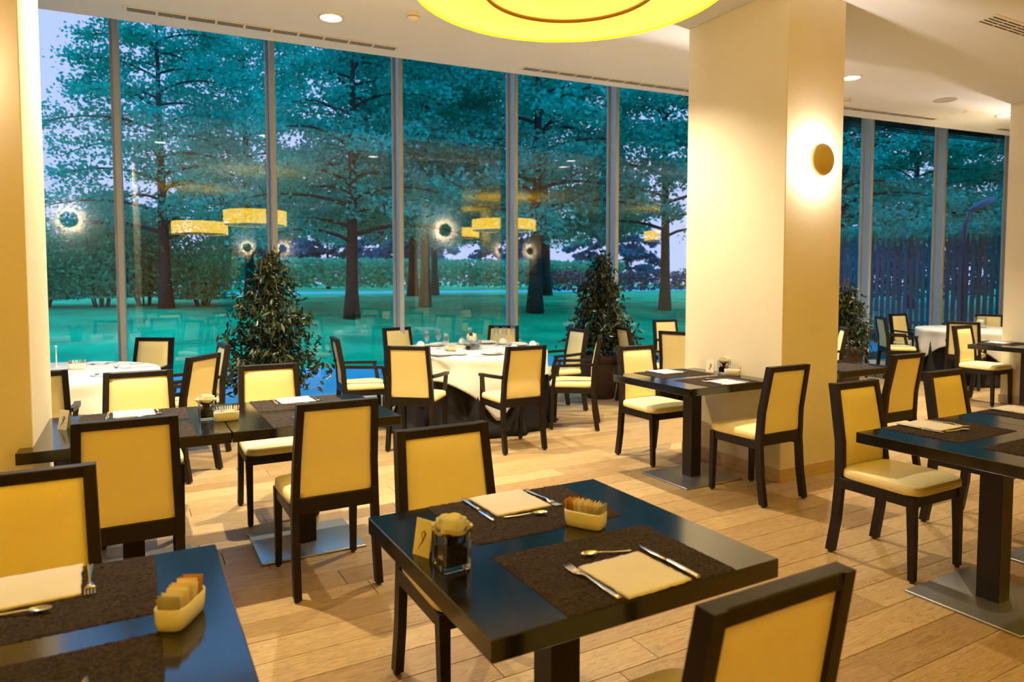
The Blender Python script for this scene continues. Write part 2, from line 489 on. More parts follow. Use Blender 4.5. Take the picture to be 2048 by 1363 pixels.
# glass facade: each pane, mullion and sill piece
def seg_frame(i):
    a, b = Vector((*NODES[i], 0)), Vector((*NODES[i + 1], 0))
    t = (b - a).normalized(); n = Vector((-t.y, t.x, 0))
    return a, b, t, n
for i in range(len(NODES) - 1):
    a, b, t, n = seg_frame(i)
    c = (a + b) / 2 + n * (FIN + 0.02); ln = (b - a).length
    rz = math.atan2(t.y, t.x)
    o = MB().box((0, 0, (GTOP + 0.12) / 2), (ln - 0.01, 0.024, GTOP - 0.12)).build('window_%d' % (i + 1), 'window_glass', None, (c.x, c.y, 0), rz)
    struct(o, 'floor to ceiling window pane in the glass facade', 'window'); o['group'] = 'panes of the glass facade'
    s = MB().cbox((0, -0.02, 0.06), (ln, FIN + 0.12, 0.12), 0.004).build('window_sill', 'sill_stone', None, (c.x - n.x * 0.1, c.y - n.y * 0.1, 0), rz)
    s.parent = o; s.matrix_parent_inverse = o.matrix_basis.inverted()
for i in range(len(NODES)):
    j = min(max(i, 1), len(NODES) - 2)
    t = (Vector((*NODES[j + 1], 0)) - Vector((*NODES[j - 1], 0))).normalized(); n = Vector((-t.y, t.x, 0))
    p = Vector((*NODES[i], 0)) + n * (FIN / 2)
    o = MB().cbox((0, 0, GTOP / 2), (0.055, FIN, GTOP), 0.004).build('trim_%d' % (i + 1), 'aluminium', None, (p.x - t.x * 0.027, p.y - t.y * 0.027, 0), math.atan2(t.y, t.x))
    struct(o, 'aluminium mullion fin between two window panes', 'mullion'); o['group'] = 'mullions of the glass facade'
    MB().box((-0.045, 0.07, GTOP / 2), (0.03, 0.03, GTOP)).build('glazing_bead', 'aluminium', o)
# dark sun blind high up at the right-hand panes
for i in range(9, 13):
    a, b, t, n = seg_frame(i)
    c = (a + b) / 2 + n * (FIN + 0.35); ln = (b - a).length
    o = thing('sun_blind', 'dark slatted sun blind above the window beyond the column', 'blind', (c.x, c.y, 4.18), math.atan2(t.y, t.x), 'sun blinds outside the glass')
    MB().box((0, 0, 0.09), (ln, 0.08, 0.1)).build('blind_box', 'dark_blind', o)
    for k in range(3):
        MB().box((0, 0, 0.02 - 0.035 * k), (ln - 0.04, 0.06, 0.008)).build('slat', 'dark_blind', o)

# ================================================================== CEILING FITTINGS
def downlight(x, y, label, beam=1.0, cone=116):
    o = thing('downlight', label, 'downlight', (x, y, CEIL), 0, 'recessed ceiling downlights')
    MB().lathe([(0.105, 0.0), (0.105, -0.006), (0.098, -0.012), (0.085, -0.010), (0.08, -0.001), (0.08, 0.004)], 36).build('trim_ring', 'white_metal', o)
    MB().lathe([(0.0001, -0.003), (0.08, -0.003)], 36).build('lens', 'bulb_white', o)
    ld = bpy.data.lights.new('downlight_beam', 'SPOT')
    ld.energy = SPOT_W * beam; ld.color = SPOT_C; ld.spot_size = math.radians(cone); ld.spot_blend = 1.0; ld.shadow_soft_size = 0.035
    l = bpy.data.objects.new('downlight_beam', ld); col.objects.link(l); l.parent = o; l.location = (0, 0, -0.03)
downlight(1.46, 5.63, 'big bright downlight above the leafy plant and the long table')
downlight(0.0, 4.5, 'downlight above the long dark table beside the column')
downlight(3.25, 4.5, 'downlight over the aisle, hidden above the yellow lamp', 0.85)
downlight(6.62, 4.65, 'downlight beside the big column, behind it in the ceiling')
downlight(9.83, 4.74, 'small downlight near the far column')
downlight(6.48, 5.3, 'downlight hidden behind the big column, seen reflected in the glass', 0.8)
downlight(12.3, -3.05, 'downlight at the back of the room seen in the glass', 0.6, 80)
for x, y, w in ((3.2, -4.9, 'between the rear columns'), (-2.4, -4.6, 'in the rear corner'), (7.0, -5.4, 'before the ochre rear wall'), (0.4, -5.6, 'close to the ochre rear wall'), (11.0, -5.4, 'at the end of the ochre rear wall')):
    downlight(x, y, 'unseen fill downlight added behind the camera ' + w, 0.5, 70)  # unseen fill lights, added so the rear wall bounces yellow into the room

def smoke(x, y, label):
    o = thing('smoke_detector', label, 'detector', (x, y, CEIL), 0, 'smoke detectors')
    MB().lathe([(0.0001, 0), (0.055, 0), (0.055, -0.018), (0.0001, -0.018)], 28).build('base', 'plastic_white', o)
    b = MB().lathe([(0.046, -0.018), (0.046, -0.03), (0.036, -0.05), (0.02, -0.056), (0.0001, -0.056)], 28).build('sensor_cap', 'plastic_white', o)
    MB().lathe([(0.0465, -0.024), (0.0475, -0.026), (0.0465, -0.028)], 28).build('vent_ring', 'slot_dark', b)
smoke(2.011, 5.246, 'round white smoke detector beside the big yellow lamp')
smoke(7.37, 5.24, 'small smoke detector half hidden by the big column')

sp = thing('ceiling_speaker', 'flat round grey speaker in the ceiling beyond the column', 'speaker', (8.40, 4.69, CEIL))
MB().lathe([(0.0001, -0.003), (0.10, -0.003), (0.105, -0.006), (0.12, -0.006), (0.125, 0)], 36).build('grille', 'speaker_grey', sp)
sp2 = thing('ceiling_sensor', 'tiny round sensor on the ceiling near the far downlight', 'sensor', (9.2, 4.85, CEIL))
MB().lathe([(0.0001, -0.012), (0.04, -0.010), (0.05, 0)], 24).build('cover', 'plastic_white', sp2)

def vent(x0, y0, x1, y1, label, rows=3, width=0.11):
    a, b = Vector((x0, y0, 0)), Vector((x1, y1, 0)); d = b - a; ln = d.length
    o = thing('ceiling_vent', label, 'vent', ((x0 + x1) / 2, (y0 + y1) / 2, CEIL), math.atan2(d.y, d.x), 'slotted air vents')
    MB().cbox((0, 0, -0.004), (ln, width, 0.008), 0.002).build('frame', 'grille_white', o)
    n = max(2, int(ln / 0.2)); w = (ln - 0.04) / n
    m = MB()
    for i in range(n):
        for r in range(rows):
            yy = (r - (rows - 1) / 2) * (width - 0.03) / rows
            m.box((-ln / 2 + 0.02 + (i + 0.5) * w, yy, -0.0085), (w - 0.018, 0.014, 0.002))
    q = m.build('slots', 'slot_dark', o); q['kind'] = 'stuff'
vent(0.0, 6.21, 2.19, 6.085, 'long slotted air vent above the leftmost windows')
vent(3.44, 6.02, 5.65, 5.82, 'long slotted air vent ending behind the big column')
vent(7.55, 5.50, 9.29, 5.29, 'slotted air vent above the windows beyond the column')
vent(10.6, 5.2, 12.3, 4.96, 'slotted air vent beside the far column')
vent(6.05, 3.09, 7.6, 3.07, 'wide slotted air vent in the upper right ceiling', 4, 0.17)

# drum pendants of yellow fabric
def pendant(x, y, zb, r, h, label):
    o = thing('pendant_lamp', label, 'lamp', (x, y, zb), 0, 'yellow drum pendant lamps')
    ri, rh = r * 0.545, r * 0.165
    MB().lathe([(r, 0.0), (r, h), (r - 0.004, h), (r - 0.004, 0.0)], 64, closed=True).build('outer_shade', 'shade_yellow', o)
    MB().lathe([(ri + 0.004, 0.006), (r - 0.005, 0.006), (r - 0.005, 0.010), (ri + 0.004, 0.010)], 64, closed=True).build('outer_diffuser', 'lamp_diffuser', o)
    MB().lathe([(ri + 0.003, -0.012), (ri + 0.003, 0.012), (ri - 0.003, 0.012), (ri - 0.003, -0.012)], 64, closed=True).build('inner_shade', 'lamp_seam', o)
    MB().lathe([(rh, 0.0), (ri - 0.004, 0.0), (ri - 0.004, 0.004), (rh, 0.004)], 64, closed=True).build('inner_diffuser', 'lamp_diffuser', o)
    MB().lathe([(rh + 0.002, 0.001), (rh + 0.002, h - 0.05), (0.0001, h - 0.05)], 32).build('hub', 'brass', o)
    MB().lathe([(0.0001, h - 0.002), (r - 0.004, h - 0.002)], 64).build('top_cover', 'shade_yellow', o)
    ld = bpy.data.lights.new('bulb_light', 'SPOT'); ld.energy = 25; ld.color = (1.0, 0.80, 0.52); ld.spot_size = math.radians(150); ld.spot_blend = 1.0; ld.shadow_soft_size = r * 0.5
    l = bpy.data.objects.new('bulb_light', ld); col.objects.link(l); l.parent = o; l.location = (0, 0, -0.02)
    for k in range(3):
        a = 2 * PI * k / 3 + 0.4
        MB().tube([(r * 0.8 * math.cos(a), r * 0.8 * math.sin(a), h), (0.05 * math.cos(a), 0.05 * math.sin(a), CEIL - zb - 0.03)], 0.003, 6).build('cable', 'cable', o)
    MB().lathe([(0.0001, CEIL - zb - 0.035), (0.09, CEIL - zb - 0.035), (0.09, CEIL - zb)], 24).build('ceiling_rose', 'white_metal', o)
pendant(1.41, 2.11, 2.55, 0.5775, 0.27, 'huge round yellow drum lamp hanging over the foreground table')
pendant(0.3, -1.1, 2.55, 0.60, 0.27, 'yellow drum lamp reflected in the glass above the ficus')
pendant(-4.2, -0.6, 2.55, 0.62, 0.27, 'yellow drum lamp over the hidden tables beside the camera')
pendant(7.25, -0.2, 2.75, 0.72, 0.27, 'yellow drum lamp reflected beside the middle mullion')
pendant(7.1, -3.4, 2.75, 0.62, 0.27, 'yellow drum lamp reflected far behind the laid round table')
pendant(12.3, -1.3, 2.65, 0.65, 0.27, 'yellow drum lamp reflected beside the big column')
pendant(12.0, 1.6, 2.55, 0.60, 0.27, 'yellow drum lamp reflected in the window by the fence')
pendant(-3.0, -2.6, 2.55, 0.60, 0.27, 'yellow drum lamp hanging behind the camera')

# wall discs: a shallow shade with the light hidden behind it
def sconce(x, y, z, nrm, label, power=1.0):
    rz = math.atan2(nrm[1], nrm[0]) + PI / 2        # local -Y looks along nrm
    o = thing('wall_sconce', label, 'sconce', (x, y, z), rz, 'disc wall lights on the columns')
    def turned(prof, seg=40):
        m = MB().lathe(prof, seg)
        m.v = [(px, -pz, py) for px, py, pz in m.v]
        return m
    turned([(0.0001, 0.118), (0.05, 0.115), (0.09, 0.104), (0.113, 0.086), (0.122, 0.062), (0.1185, 0.062), (0.109, 0.084), (0.088, 0.100), (0.0001, 0.108)]).build('disc_shade', 'brass', o)
    turned([(0.0001, 0.0), (0.03, 0.0), (0.03, 0.01), (0.0001, 0.01)], 24).build('wall_plate', 'white_metal', o)
    turned([(0.005, 0.01), (0.005, 0.106)], 12).build('stem', 'white_metal', o)
    turned([(0.010, 0.0105), (0.010, 0.016), (0.006, 0.016)], 24).build('bulb_ring', 'sconce_glow', o)
    ld = bpy.data.lights.new('sconce_light', 'POINT'); ld.energy = SCON_W * power; ld.color = SCON_C; ld.shadow_soft_size = 0.015
    l = bpy.data.objects.new('sconce_light', ld); col.objects.link(l); l.parent = o; l.location = (0, -0.034, 0)
sconce(4.47, 3.43, 2.38, (0, -1), 'glowing round wall disc on the big column')
sconce(4.47, 4.44, 2.38, (0, 1), 'wall disc on the window side of the big column, seen reflected')
sconce(-0.74, 3.66, 2.38, (0, -1), 'wall disc on the front of the column by the long table', 0.4)
sconce(-1.10, 4.50, 2.38, (0, 1), 'wall disc on the window side of the column, seen reflected')
sconce(9.61, 4.42, 2.38, (0, 1), 'wall disc on the far column seen from its edge')
sconce(1.35, -3.96, 2.38, (0, 1), 'wall disc on a column reflected above the leafy plant', 0.7)
sconce(2.30, -4.25, 2.38, (0, 1), 'wall disc reflected beside the second mullion', 0.7)
sconce(8.27, -2.92, 2.38, (0, 1), 'wall disc reflected beside the middle mullion', 0.7)
sconce(9.1, -3.41, 2.38, (0, 1), 'wall disc reflected right of the middle mullion', 0.7)

# ================================================================== CHAIRS
def chair_parts(root, arms):
    fx = 0.198
    def back_y(z): return float(np.interp(z, [0, 0.2, 0.42, 0.62, 0.93], [-0.245, -0.213, -0.197, -0.207, -0.262]))
    def back_x(z): return float(np.interp(z, [0, 0.42, 0.93], [0.196, 0.192, 0.174]))
    zs = [0.012, 0.10, 0.20, 0.31, 0.42, 0.52, 0.62, 0.72, 0.82, 0.93]
    for s in (-1, 1):
        l = MB().post([(s * back_x(z), back_y(z), z) for z in zs], 0.034, 0.046).build('rear_post', 'wenge', root)
        MB().lathe([(0.0001, 0), (0.012, 0), (0.014, 0.012)], 12, (s * back_x(0), back_y(0), 0)).build('glide', 'cable', l)
    zt = 0.645 if arms else 0.43
    for s in (-1, 1):
        pts = [(s * fx, 0.212, 0.012), (s * fx, 0.208, 0.22), (s * fx, 0.20, 0.43)]
        if arms: pts += [(s * 0.208, 0.185, 0.55), (s * 0.222, 0.165, zt - 0.012)]
        l = MB()
        w = [0.030, 0.035, 0.040, 0.034, 0.032]
        secs = []
        for k, (x, y, z) in enumerate(pts):
            h = w[k] / 2
            secs.append([(x - h, y - h, z), (x + h, y - h, z), (x + h, y + h, z), (x - h, y + h, z)])
        l = l.sections(secs).build('front_leg', 'wenge', root)
        MB().lathe([(0.0001, 0), (0.011, 0), (0.013, 0.012)], 12, (s * fx, 0.212, 0)).build('glide', 'cable', l)
    if arms:
        for s in (-1, 1):
            p0 = (s * (back_x(0.66) + 0.008), back_y(0.66) + 0.01, 0.66); p1 = (s * 0.226, 0.19, 0.645)
            secs = []
            for t in (0, 0.35, 0.7, 1):
                x = p0[0] + (p1[0] - p0[0]) * t + s * 0.012 * math.sin(PI * t); yy = p0[1] + (p1[1] - p0[1]) * t; z = p0[2] + (p1[2] - p0[2]) * t
                secs.append([(x - 0.02, yy, z - 0.013), (x + 0.02, yy, z - 0.013), (x + 0.02, yy, z + 0.013), (x - 0.02, yy, z + 0.013)])
            MB().sections(secs).build('armrest', 'wenge', root)
    # rails
    zt = 0.9125
    MB().cbox((0, back_y(zt) + 0.001, zt), (2 * back_x(zt) - 0.03, 0.044, 0.035), 0.003).build('top_rail', 'wenge', root)
    MB().cbox((0, back_y(0.44), 0.437), (2 * back_x(0.44) - 0.03, 0.040, 0.076), 0.003).build('back_rail', 'wenge', root)
    MB().cbox((0, 0.203, 0.402), (2 * fx - 0.036, 0.026, 0.056), 0.002).build('seat_rail', 'wenge', root)
    for s in (-1, 1):
        MB().cbox((s * 0.197, 0.0, 0.402), (0.026, 0.375, 0.056), 0.002).build('seat_rail', 'wenge', root)
    # upholstered back panel between the posts, softly bulging to the front
    z0, z1 = 0.476, 0.895
    m = MB()
    def pf(u, v, side):
        z = z0 + (z1 - z0) * v; x = (2 * u - 1) * (back_x(z) - 0.0175)
        e = (1 - abs(2 * u - 1) ** 6) * (1 - abs(2 * v - 1) ** 8)
        return (x, back_y(z) + (0.012 + 0.020 * e if side > 0 else -0.010 - 0.006 * e), z)
    m.grid(lambda u, v: pf(u, v, 1), 12, 14, flip=True)
    m.grid(lambda u, v: pf(u, v, -1), 12, 14)
    for v in (0, 1):
        m.add([pf(0, v, 1), pf(1, v, 1), pf(1, v, -1), pf(0, v, -1)], [(0, 1, 2, 3)])
    m.build('back_panel', 'leather', root)
    # crowned seat cushion with a rounded, slightly overhanging front
    c = MB(); N = 40
    def ring(k, z):
        out = []
        for i in range(N):
            a = 2 * PI * i / N; ca, sa = math.cos(a), math.sin(a); p = 0.28
            x = math.copysign(abs(ca) ** p, ca); yy = math.copysign(abs(sa) ** p, sa)
            hw = 0.222 - 0.012 * (1 - yy) / 2 * 1.0
            out.append((x * hw * k, 0.017 + yy * 0.222 * k, z(x * k, yy * k) if callable(z) else z))
        return out
    top = lambda x, yy: 0.487 + 0.010 * (1 - x * x) * (1 - 0.5 * yy * yy) - 0.012 * max(0, yy - 0.55) * 2
    c.sections([ring(0.95, 0.430), ring(0.995, 0.437), ring(1.0, 0.455), ring(0.985, 0.474), ring(0.94, lambda x, y: top(x, y) - 0.003), ring(0.80, top), ring(0.5, top), ring(0.15, top)], smooth=True)
    c.build('seat_cushion', 'leather', root)

def make_chair(): 
    r = thing('dining_chair', 'x', 'chair'); chair_parts(r, False); return r
def make_armchair():
    r = thing('armchair', 'x', 'chair'); chair_parts(r, True); return r
chair = Proto(make_chair); armchair = Proto(make_armchair)
G_RECT = 'chairs at the square dark tables'
G_RND = 'armchairs around the round tables'
# local +Y is the front of the chair; rz = 0 faces the window side
for x, y, rz, lab in (
    (1.05, 2.20, PI, 'yellow-backed dining chair on the far side of the foreground rose-vase table'),
    (1.045, 1.115, 0.0, 'cropped yellow-backed dining chair nearest the camera at the bottom edge'),
    (-0.30, 2.22, PI, 'blurred yellow-backed chair behind the blue-lit corner table'),
    (0.84, 3.47, 0.0, 'yellow-backed chair seen from behind at the long table, open end'),
    (-0.03, 3.47, 0.0, 'yellow-backed chair seen from behind at the long table, column end'),
    (0.03, 4.60, PI, 'cream chair facing the camera at the long table, column end'),
    (0.80, 4.58, PI, 'cream chair facing the camera at the long table, open end'),
    (3.82, 4.42, PI, 'cream chair on the window side of the table against the big column'),
    (3.81, 3.345, 0.0, 'cream chair seen from behind, pulled out from the big column table'),
    (3.545, 2.165, PI, 'whole yellow-backed chair at the dark table on the right edge'),
    (4.47, 2.19, PI, 'yellow-backed chair half hidden behind the right edge table'),
    (5.22, 3.39, 0.0, 'yellow-backed chair seen from behind, right of the big column'),
    (9.05, 4.50, PI, 'cream chair at the last dark table beside the far column'),
): chair((x, y, 0), rz, lab, 'chair', G_RECT)

TC = (3.12, 6.56)       # laid round table
TL = (-0.60, 6.50)      # round table at the left window
TG = (6.50, 6.22)       # round table behind the column
TR = (11.1, 5.62)       # round table by the fence window
def arm(c, ang, rad, lab, turn=0.0):
    a = math.radians(ang)
    armchair((c[0] + rad * math.cos(a), c[1] + rad * math.sin(a), 0), a + PI / 2 + turn, lab, 'chair', G_RND)
arm(TC, -97, 1.21, 'cream armchair with its back to the camera, front right of laid round table', 0.1)
arm(TC, -139, 1.17, 'cream armchair with its back to the camera, front left of laid round table', 0.18)
arm(TC, 173, 1.13, 'cream armchair at the laid round table seen from its left side')
arm(TC, 105, 1.08, 'cream armchair by the window behind the left half of laid round table')
arm(TC, 46, 1.08, 'cream armchair by the window behind the right half of laid round table')
arm(TC, 3, 1.17, 'pale armchair facing left in front of the tall potted plant', -0.1)
arm(TC, -43, 1.12, 'cream armchair seen from its back corner, right of laid round table', 0.1)
arm(TL, 55, 1.13, 'cream armchair by the window behind the left round table')
arm(TL, 4, 1.06, 'dark armchair edge peeking out beyond the left round table')
arm(TL, -38, 1.10, 'cream armchair seen from behind at the right of left round table')
arm(TL, -88, 1.08, 'cream armchair partly hidden by the column at the left round table')
arm(TG, 201, 1.10, 'cream armchair seen from behind, just left of the big column')
arm(TG, 82, 1.08, 'cream armchair by the window, just left of the big column')
arm(TG, 165, 1.12, 'armchair seen edge on beside the tall potted plant')
arm(TG, -46, 1.1, 'pale armchair half hidden behind the right side of the big column')
arm(TR, 141, 1.09, 'cream armchair in side view at the fence-side round table')
arm(TR, 84, 1.06, 'cream armchair facing the camera behind the fence-side round table')
arm(TR, 200, 1.06, 'cream armchair seen from behind at the fence-side round table')
arm(TR, 20, 1.06, 'pale armchair partly hidden by the far column at fence-side round table')
armchair((9.62, 6.74, 0), -1.75, 'empty armchair behind the small plant beyond the column', 'chair', G_RND)

# ================================================================== SQUARE TABLES
TH = 0.76
def make_table():
    r = thing('dining_table', 'x', 'table')
    t = MB().cbox((0, 0, TH - 0.026), (0.86, 0.84, 0.052), 0.0025).build('table_top', 'table_top', r)
    MB().cbox((0, 0, 0.36), (0.098, 0.098, 0.70), 0.002).build('leg', 'table_edge', r)
    MB().cbox((0, 0, 0.006), (0.56, 0.50, 0.012), 0.004, 2).build('base_plate', 'steel_plate', r)
    MB().box((0, 0, TH - 0.058), (0.40, 0.40, 0.012)).build('mount_plate', 'table_edge', r)
    return r
table = Proto(make_table)
G_T = 'square dark tables on steel base plates'
TABLES = dict(
    fore=((1.06, 1.643), 'dark square table in the foreground with rose vase and two settings', 'the foreground rose-vase table'),
    corner=((-0.24, 1.64), 'blue-lit dark table cropped by the lower left corner', 'the blue-lit corner table'),
    longa=((-0.018, 3.97), 'long dark table, half beside the column', 'the long table, column half'),
    longb=((0.846, 3.97), 'long dark table, half at its open end', 'the long table, open half'),
    pillar=((3.712, 3.87), 'dark square table pushed against the big column', 'the big column table'),
    right=((3.50, 1.665), 'dark square table cropped by the right edge of the picture', 'the right edge table'),
    rightb=((4.366, 1.665), 'dark table half out of view beyond the right edge table', 'the table beyond the right edge table'),
    behind=((5.26, 3.93), 'dark table mostly hidden behind the right of the big column', 'the table behind the big column'),
    last=((8.83, 3.93), 'last dark table standing against the far column', 'the last table by the far column'))
for k, (c, lab, ph) in TABLES.items(): table((c[0], c[1], 0), 0, lab, 'table', G_T)

# ---- settings: woven mat, paper napkin, fork, knife, spoon
def make_mat():
    m = MB(); nx, ny = 84, 60; r = random.Random(3)
    hz = [[r.random() for _ in range(nx + 1)] for _ in range(ny + 1)]
    def top(u, v):
        i, j = round(u * nx), round(v * ny)
        ex = (0.002 * (r.random() - 0.5) * 2) if i in (0, nx) else 0
        ey = (0.002 * (r.random() - 0.5) * 2) if j in (0, ny) else 0
        edge = i in (0, nx) or j in (0, ny)
        return ((u - 0.5) * 0.515 + ex, (v - 0.5) * 0.37 + ey, 0.0008 if edge else 0.0018 + 0.0034 * hz[j][i])
    m.grid(top, nx, ny, smooth=False)
    m.add([(-0.2575, -0.185, 0), (0.2575, -0.185, 0), (0.2575, 0.185, 0), (-0.2575, 0.185, 0)], [(3, 2, 1, 0)])
    return tag(m.build('placemat', 'placemat'), 'x', 'placemat')
def make_napkin():
    m = MB(); n = 14; r = random.Random(5)
    jit = {}
    def P(u, v, z):
        i, j = round(u * n), round(v * n)
        if (i, j) not in jit: jit[(i, j)] = ((r.random() - .5) * .004 if i in (0, n) else 0, (r.random() - .5) * .004 if j in (0, n) else 0, r.random() * 0.0008)
        a, b, c = jit[(i, j)]
        return ((u - .5) * .2 + a, (v - .5) * .2 + b, z + (c if z else 0))
    m.grid(lambda u, v: P(u, v, 0.0035), n, n)
    m.grid(lambda u, v: P(u, v, 0.0), n, n, flip=True)
    for a, b in (((0, 0), (1, 0)), ((1, 0), (1, 1)), ((1, 1), (0, 1)), ((0, 1), (0, 0))):
        for k in range(n):
            u0, v0 = a[0] + (b[0] - a[0]) * k / n, a[1] + (b[1] - a[1]) * k / n
            u1, v1 = a[0] + (b[0] - a[0]) * (k + 1) / n, a[1] + (b[1] - a[1]) * (k + 1) / n
            m.add([P(u0, v0, 0), P(u1, v1, 0), P(u1, v1, .0035), P(u0, v0, .0035)], [(0, 1, 2, 3)])
    return tag(m.build('paper_napkin', 'paper'), 'x', 'napkin')
def strip(m, pts, th):
    """flat bar along y: pts = (y, half width, z centre)"""
    secs = [[(-w, y, z - th / 2), (w, y, z - th / 2), (w * 0.8, y, z + th / 2), (-w * 0.8, y, z + th / 2)] for y, w, z in pts]
    m.sections(secs, smooth=True)
def make_fork():
    r = thing('fork', 'x', 'fork')
    h = MB(); strip(h, [(-0.105, 0.0072, 0.003), (-0.09, 0.0078, 0.003), (-0.04, 0.0055, 0.004), (0.0, 0.0034, 0.006), (0.022, 0.0032, 0.008), (0.036, 0.006, 0.0075), (0.048, 0.0115, 0.005), (0.058, 0.0125, 0.0035)], 0.0028)
    h.build('handle', 'steel', r)
    for k in range(4):
        x = -0.0099 + 0.0066 * k; t = MB()
        t.sections([[(x - w, y, z - .001), (x + w, y, z - .001), (x + w, y, z + .001), (x - w, y, z + .001)] for y, w, z in ((0.056, .0024, .0036), (0.075, .0019, .0028), (0.092, .0016, .0042), (0.104, .0009, .0070))], smooth=True)
        t.build('tine', 'steel', r)
    return r
def make_knife():
    r = thing('table_knife', 'x', 'knife')
    h = MB(); strip(h, [(-0.115, 0.0068, 0.0045), (-0.11, 0.0078, 0.0045), (-0.05, 0.0070, 0.005), (-0.005, 0.0058, 0.005), (0.004, 0.0050, 0.005)], 0.0065); h.build('handle', 'steel', r)
    b = MB(); b.sections([[(x0, y, 0.0042), (x1, y, 0.0036), (x1, y, 0.0044), (x0, y, 0.0058)] for y, x0, x1 in ((0.002, -.005, .005), (0.02, -.008, .007), (0.06, -.009, .007), (0.095, -.008, .006), (0.112, -.003, .0045), (0.117, .001, .003))], smooth=True)
    b.build('blade', 'steel', r)
    return r
def make_spoon():
    r = thing('tea_spoon', 'x', 'spoon')
    h = MB(); strip(h, [(-0.070, 0.0052, 0.003), (-0.06, 0.0058, 0.003), (-0.02, 0.0040, 0.004), (0.015, 0.0026, 0.007), (0.030, 0.0026, 0.007)], 0.0024); h.build('handle', 'steel', r)
    m = MB()
    def bp(u, v, off):
        rr = u; a = 2 * PI * v
        x = 0.0135 * rr * math.cos(a); yy = 0.0235 * rr * math.sin(a)
        return (x, 0.050 + yy, 0.0012 + 0.0065 * rr * rr + off)
    m.grid(lambda u, v: bp(u, v, 0), 6, 20); m.grid(lambda u, v: bp(u, v, 0.0012), 6, 20, flip=True)
    m.build('bowl', 'steel', r)
    return r
matP, napP, forkP, knifeP, spoonP = (Proto(f) for f in (make_mat, make_napkin, make_fork, make_knife, make_spoon))
def setting(key, side, where, full=True, jit=(0, 0)):
    (cx, cy), _, ph = TABLES[key]
    rz = 0.0 if side < 0 else PI
    my = cy + side * 0.232
    mx = cx + 0.02
    matP((mx, my, TH), rz, 'dark brown woven placemat on %s, %s side' % (ph, where), 'placemat', 'woven placemats')
    if not full: return
    def loc(x, y, z): 
        c, s = math.cos(rz), math.sin(rz); return (mx + c * x - s * y, my + s * x + c * y, z)
    z = TH + 0.0045
    x0, y0 = jit
    napP(loc(0.003 + x0, -0.086 + y0, z), rz + 0.03, 'square paper napkin on %s, %s side' % (ph, where), 'napkin', 'paper napkins')
    forkP(loc(-0.115, -0.072, z), rz + 0.04, 'steel fork beside the napkin on %s, %s side' % (ph, where), 'fork', 'steel forks')
    knifeP(loc(0.128, -0.068, z), rz - 0.02, 'steel knife beside the napkin on %s, %s side' % (ph, where), 'knife', 'steel knives')
    spoonP(loc(0.022, 0.050, z), rz + PI / 2 - 0.25, 'teaspoon above the napkin on %s, %s side' % (ph, where), 'spoon', 'teaspoons')
for key in ('fore', 'longa', 'longb', 'pillar', 'right'):
    setting(key, 1, 'window'); setting(key, -1, 'camera')
setting('corner', 1, 'window'); setting('corner', -1, 'camera')
setting('rightb', 1, 'window'); setting('behind', 1, 'window'); setting('behind', -1, 'camera', False); setting('last', 1, 'window'); setting('last', -1, 'camera', False)

# ---- centre pieces
def superring(hx, hy, p, n, z, s=1.0):
    out = []
    for i in range(n):
        a = 2 * PI * i / n; ca, sa = math.cos(a), math.sin(a)
        out.append((math.copysign(abs(ca) ** p, ca) * hx * s, math.copysign(abs(sa) ** p, sa) * hy * s, z))
    return out
def make_bowl():
    m = MB(); n = 48; hx, hy = 0.062, 0.034
    R = lambda k, z: [(math.copysign(abs(math.cos(2 * PI * i / n)) ** 0.42, math.cos(2 * PI * i / n)) * (hx - k), math.copysign(abs(math.sin(2 * PI * i / n)) ** 0.42, math.sin(2 * PI * i / n)) * (hy - k), z) for i in range(n)]
    m.sections([R(0.008, 0.0), R(0.004, 0.003), R(0.001, 0.02), R(0.0, 0.047), R(0.0015, 0.050), R(0.004, 0.047), R(0.0055, 0.008)], smooth=True)
    return tag(m.build('sugar_bowl', 'ceramic'), 'x', 'bowl')
bowlP = Proto(make_bowl)
def make_packet(mt):
    def f():
        m = MB()
        def P(u, v, s):
            e = (1 - abs(2 * u - 1) ** 4) * (1 - abs(2 * v - 1) ** 4)
            return (s * 0.0019 * e + s * 0.0002, (u - .5) * 0.046, 0.068 * v)
        m.grid(lambda u, v: P(u, v, 1), 6, 8); m.grid(lambda u, v: P(u, v, -1), 6, 8, flip=True)
        return tag(m.build('sugar_packet', mt), 'x', 'packet')
    return f
pk = {k: Proto(make_packet(k)) for k in ('paper_white', 'paper_tan', 'paper_brown', 'paper_grey')}
def bowl_of_sugar(x, y, z, rz, ph, kinds, seed=1, grp=None):
    bowlP((x, y, z), rz, 'cream ceramic bowl of sugar packets on %s' % ph, 'bowl', 'sugar bowls')
    r = random.Random(seed); n = len(kinds); c, s = math.cos(rz), math.sin(rz)
    nm = dict(paper_white='white', paper_tan='cream', paper_brown='brown', paper_grey='grey')
    for i, k in enumerate(kinds):
        lx = -0.050 + 0.100 * (i + 0.5) / n
        tilt = -0.28 + 0.60 * (i + 0.5) / n + r.uniform(-0.05, 0.05)
        ly = r.uniform(-0.003, 0.003)
        o = pk[k]((x + c * lx - s * ly, y + s * lx + c * ly, z + 0.009), 0, '%s paper sugar packet standing in the bowl on %s' % (nm[k], ph), 'packet', '%s sugar packets on %s' % (nm[k], ph))
        o.rotation_euler = (Matrix.Rotation(rz, 3, 'Z') @ Matrix.Rotation(tilt * 0.8, 3, 'Y') @ Matrix.Rotation(r.uniform(-.06, .06), 3, 'X')).to_euler()
B, T, W_, Gy = 'paper_brown', 'paper_tan', 'paper_white', 'paper_grey'
bowl_of_sugar(1.180, 1.672, TH, -1.05, TABLES['fore'][2], [B, B, B, T, T, W_, T, W_, T, T, W_, T, W_, Gy], 3)
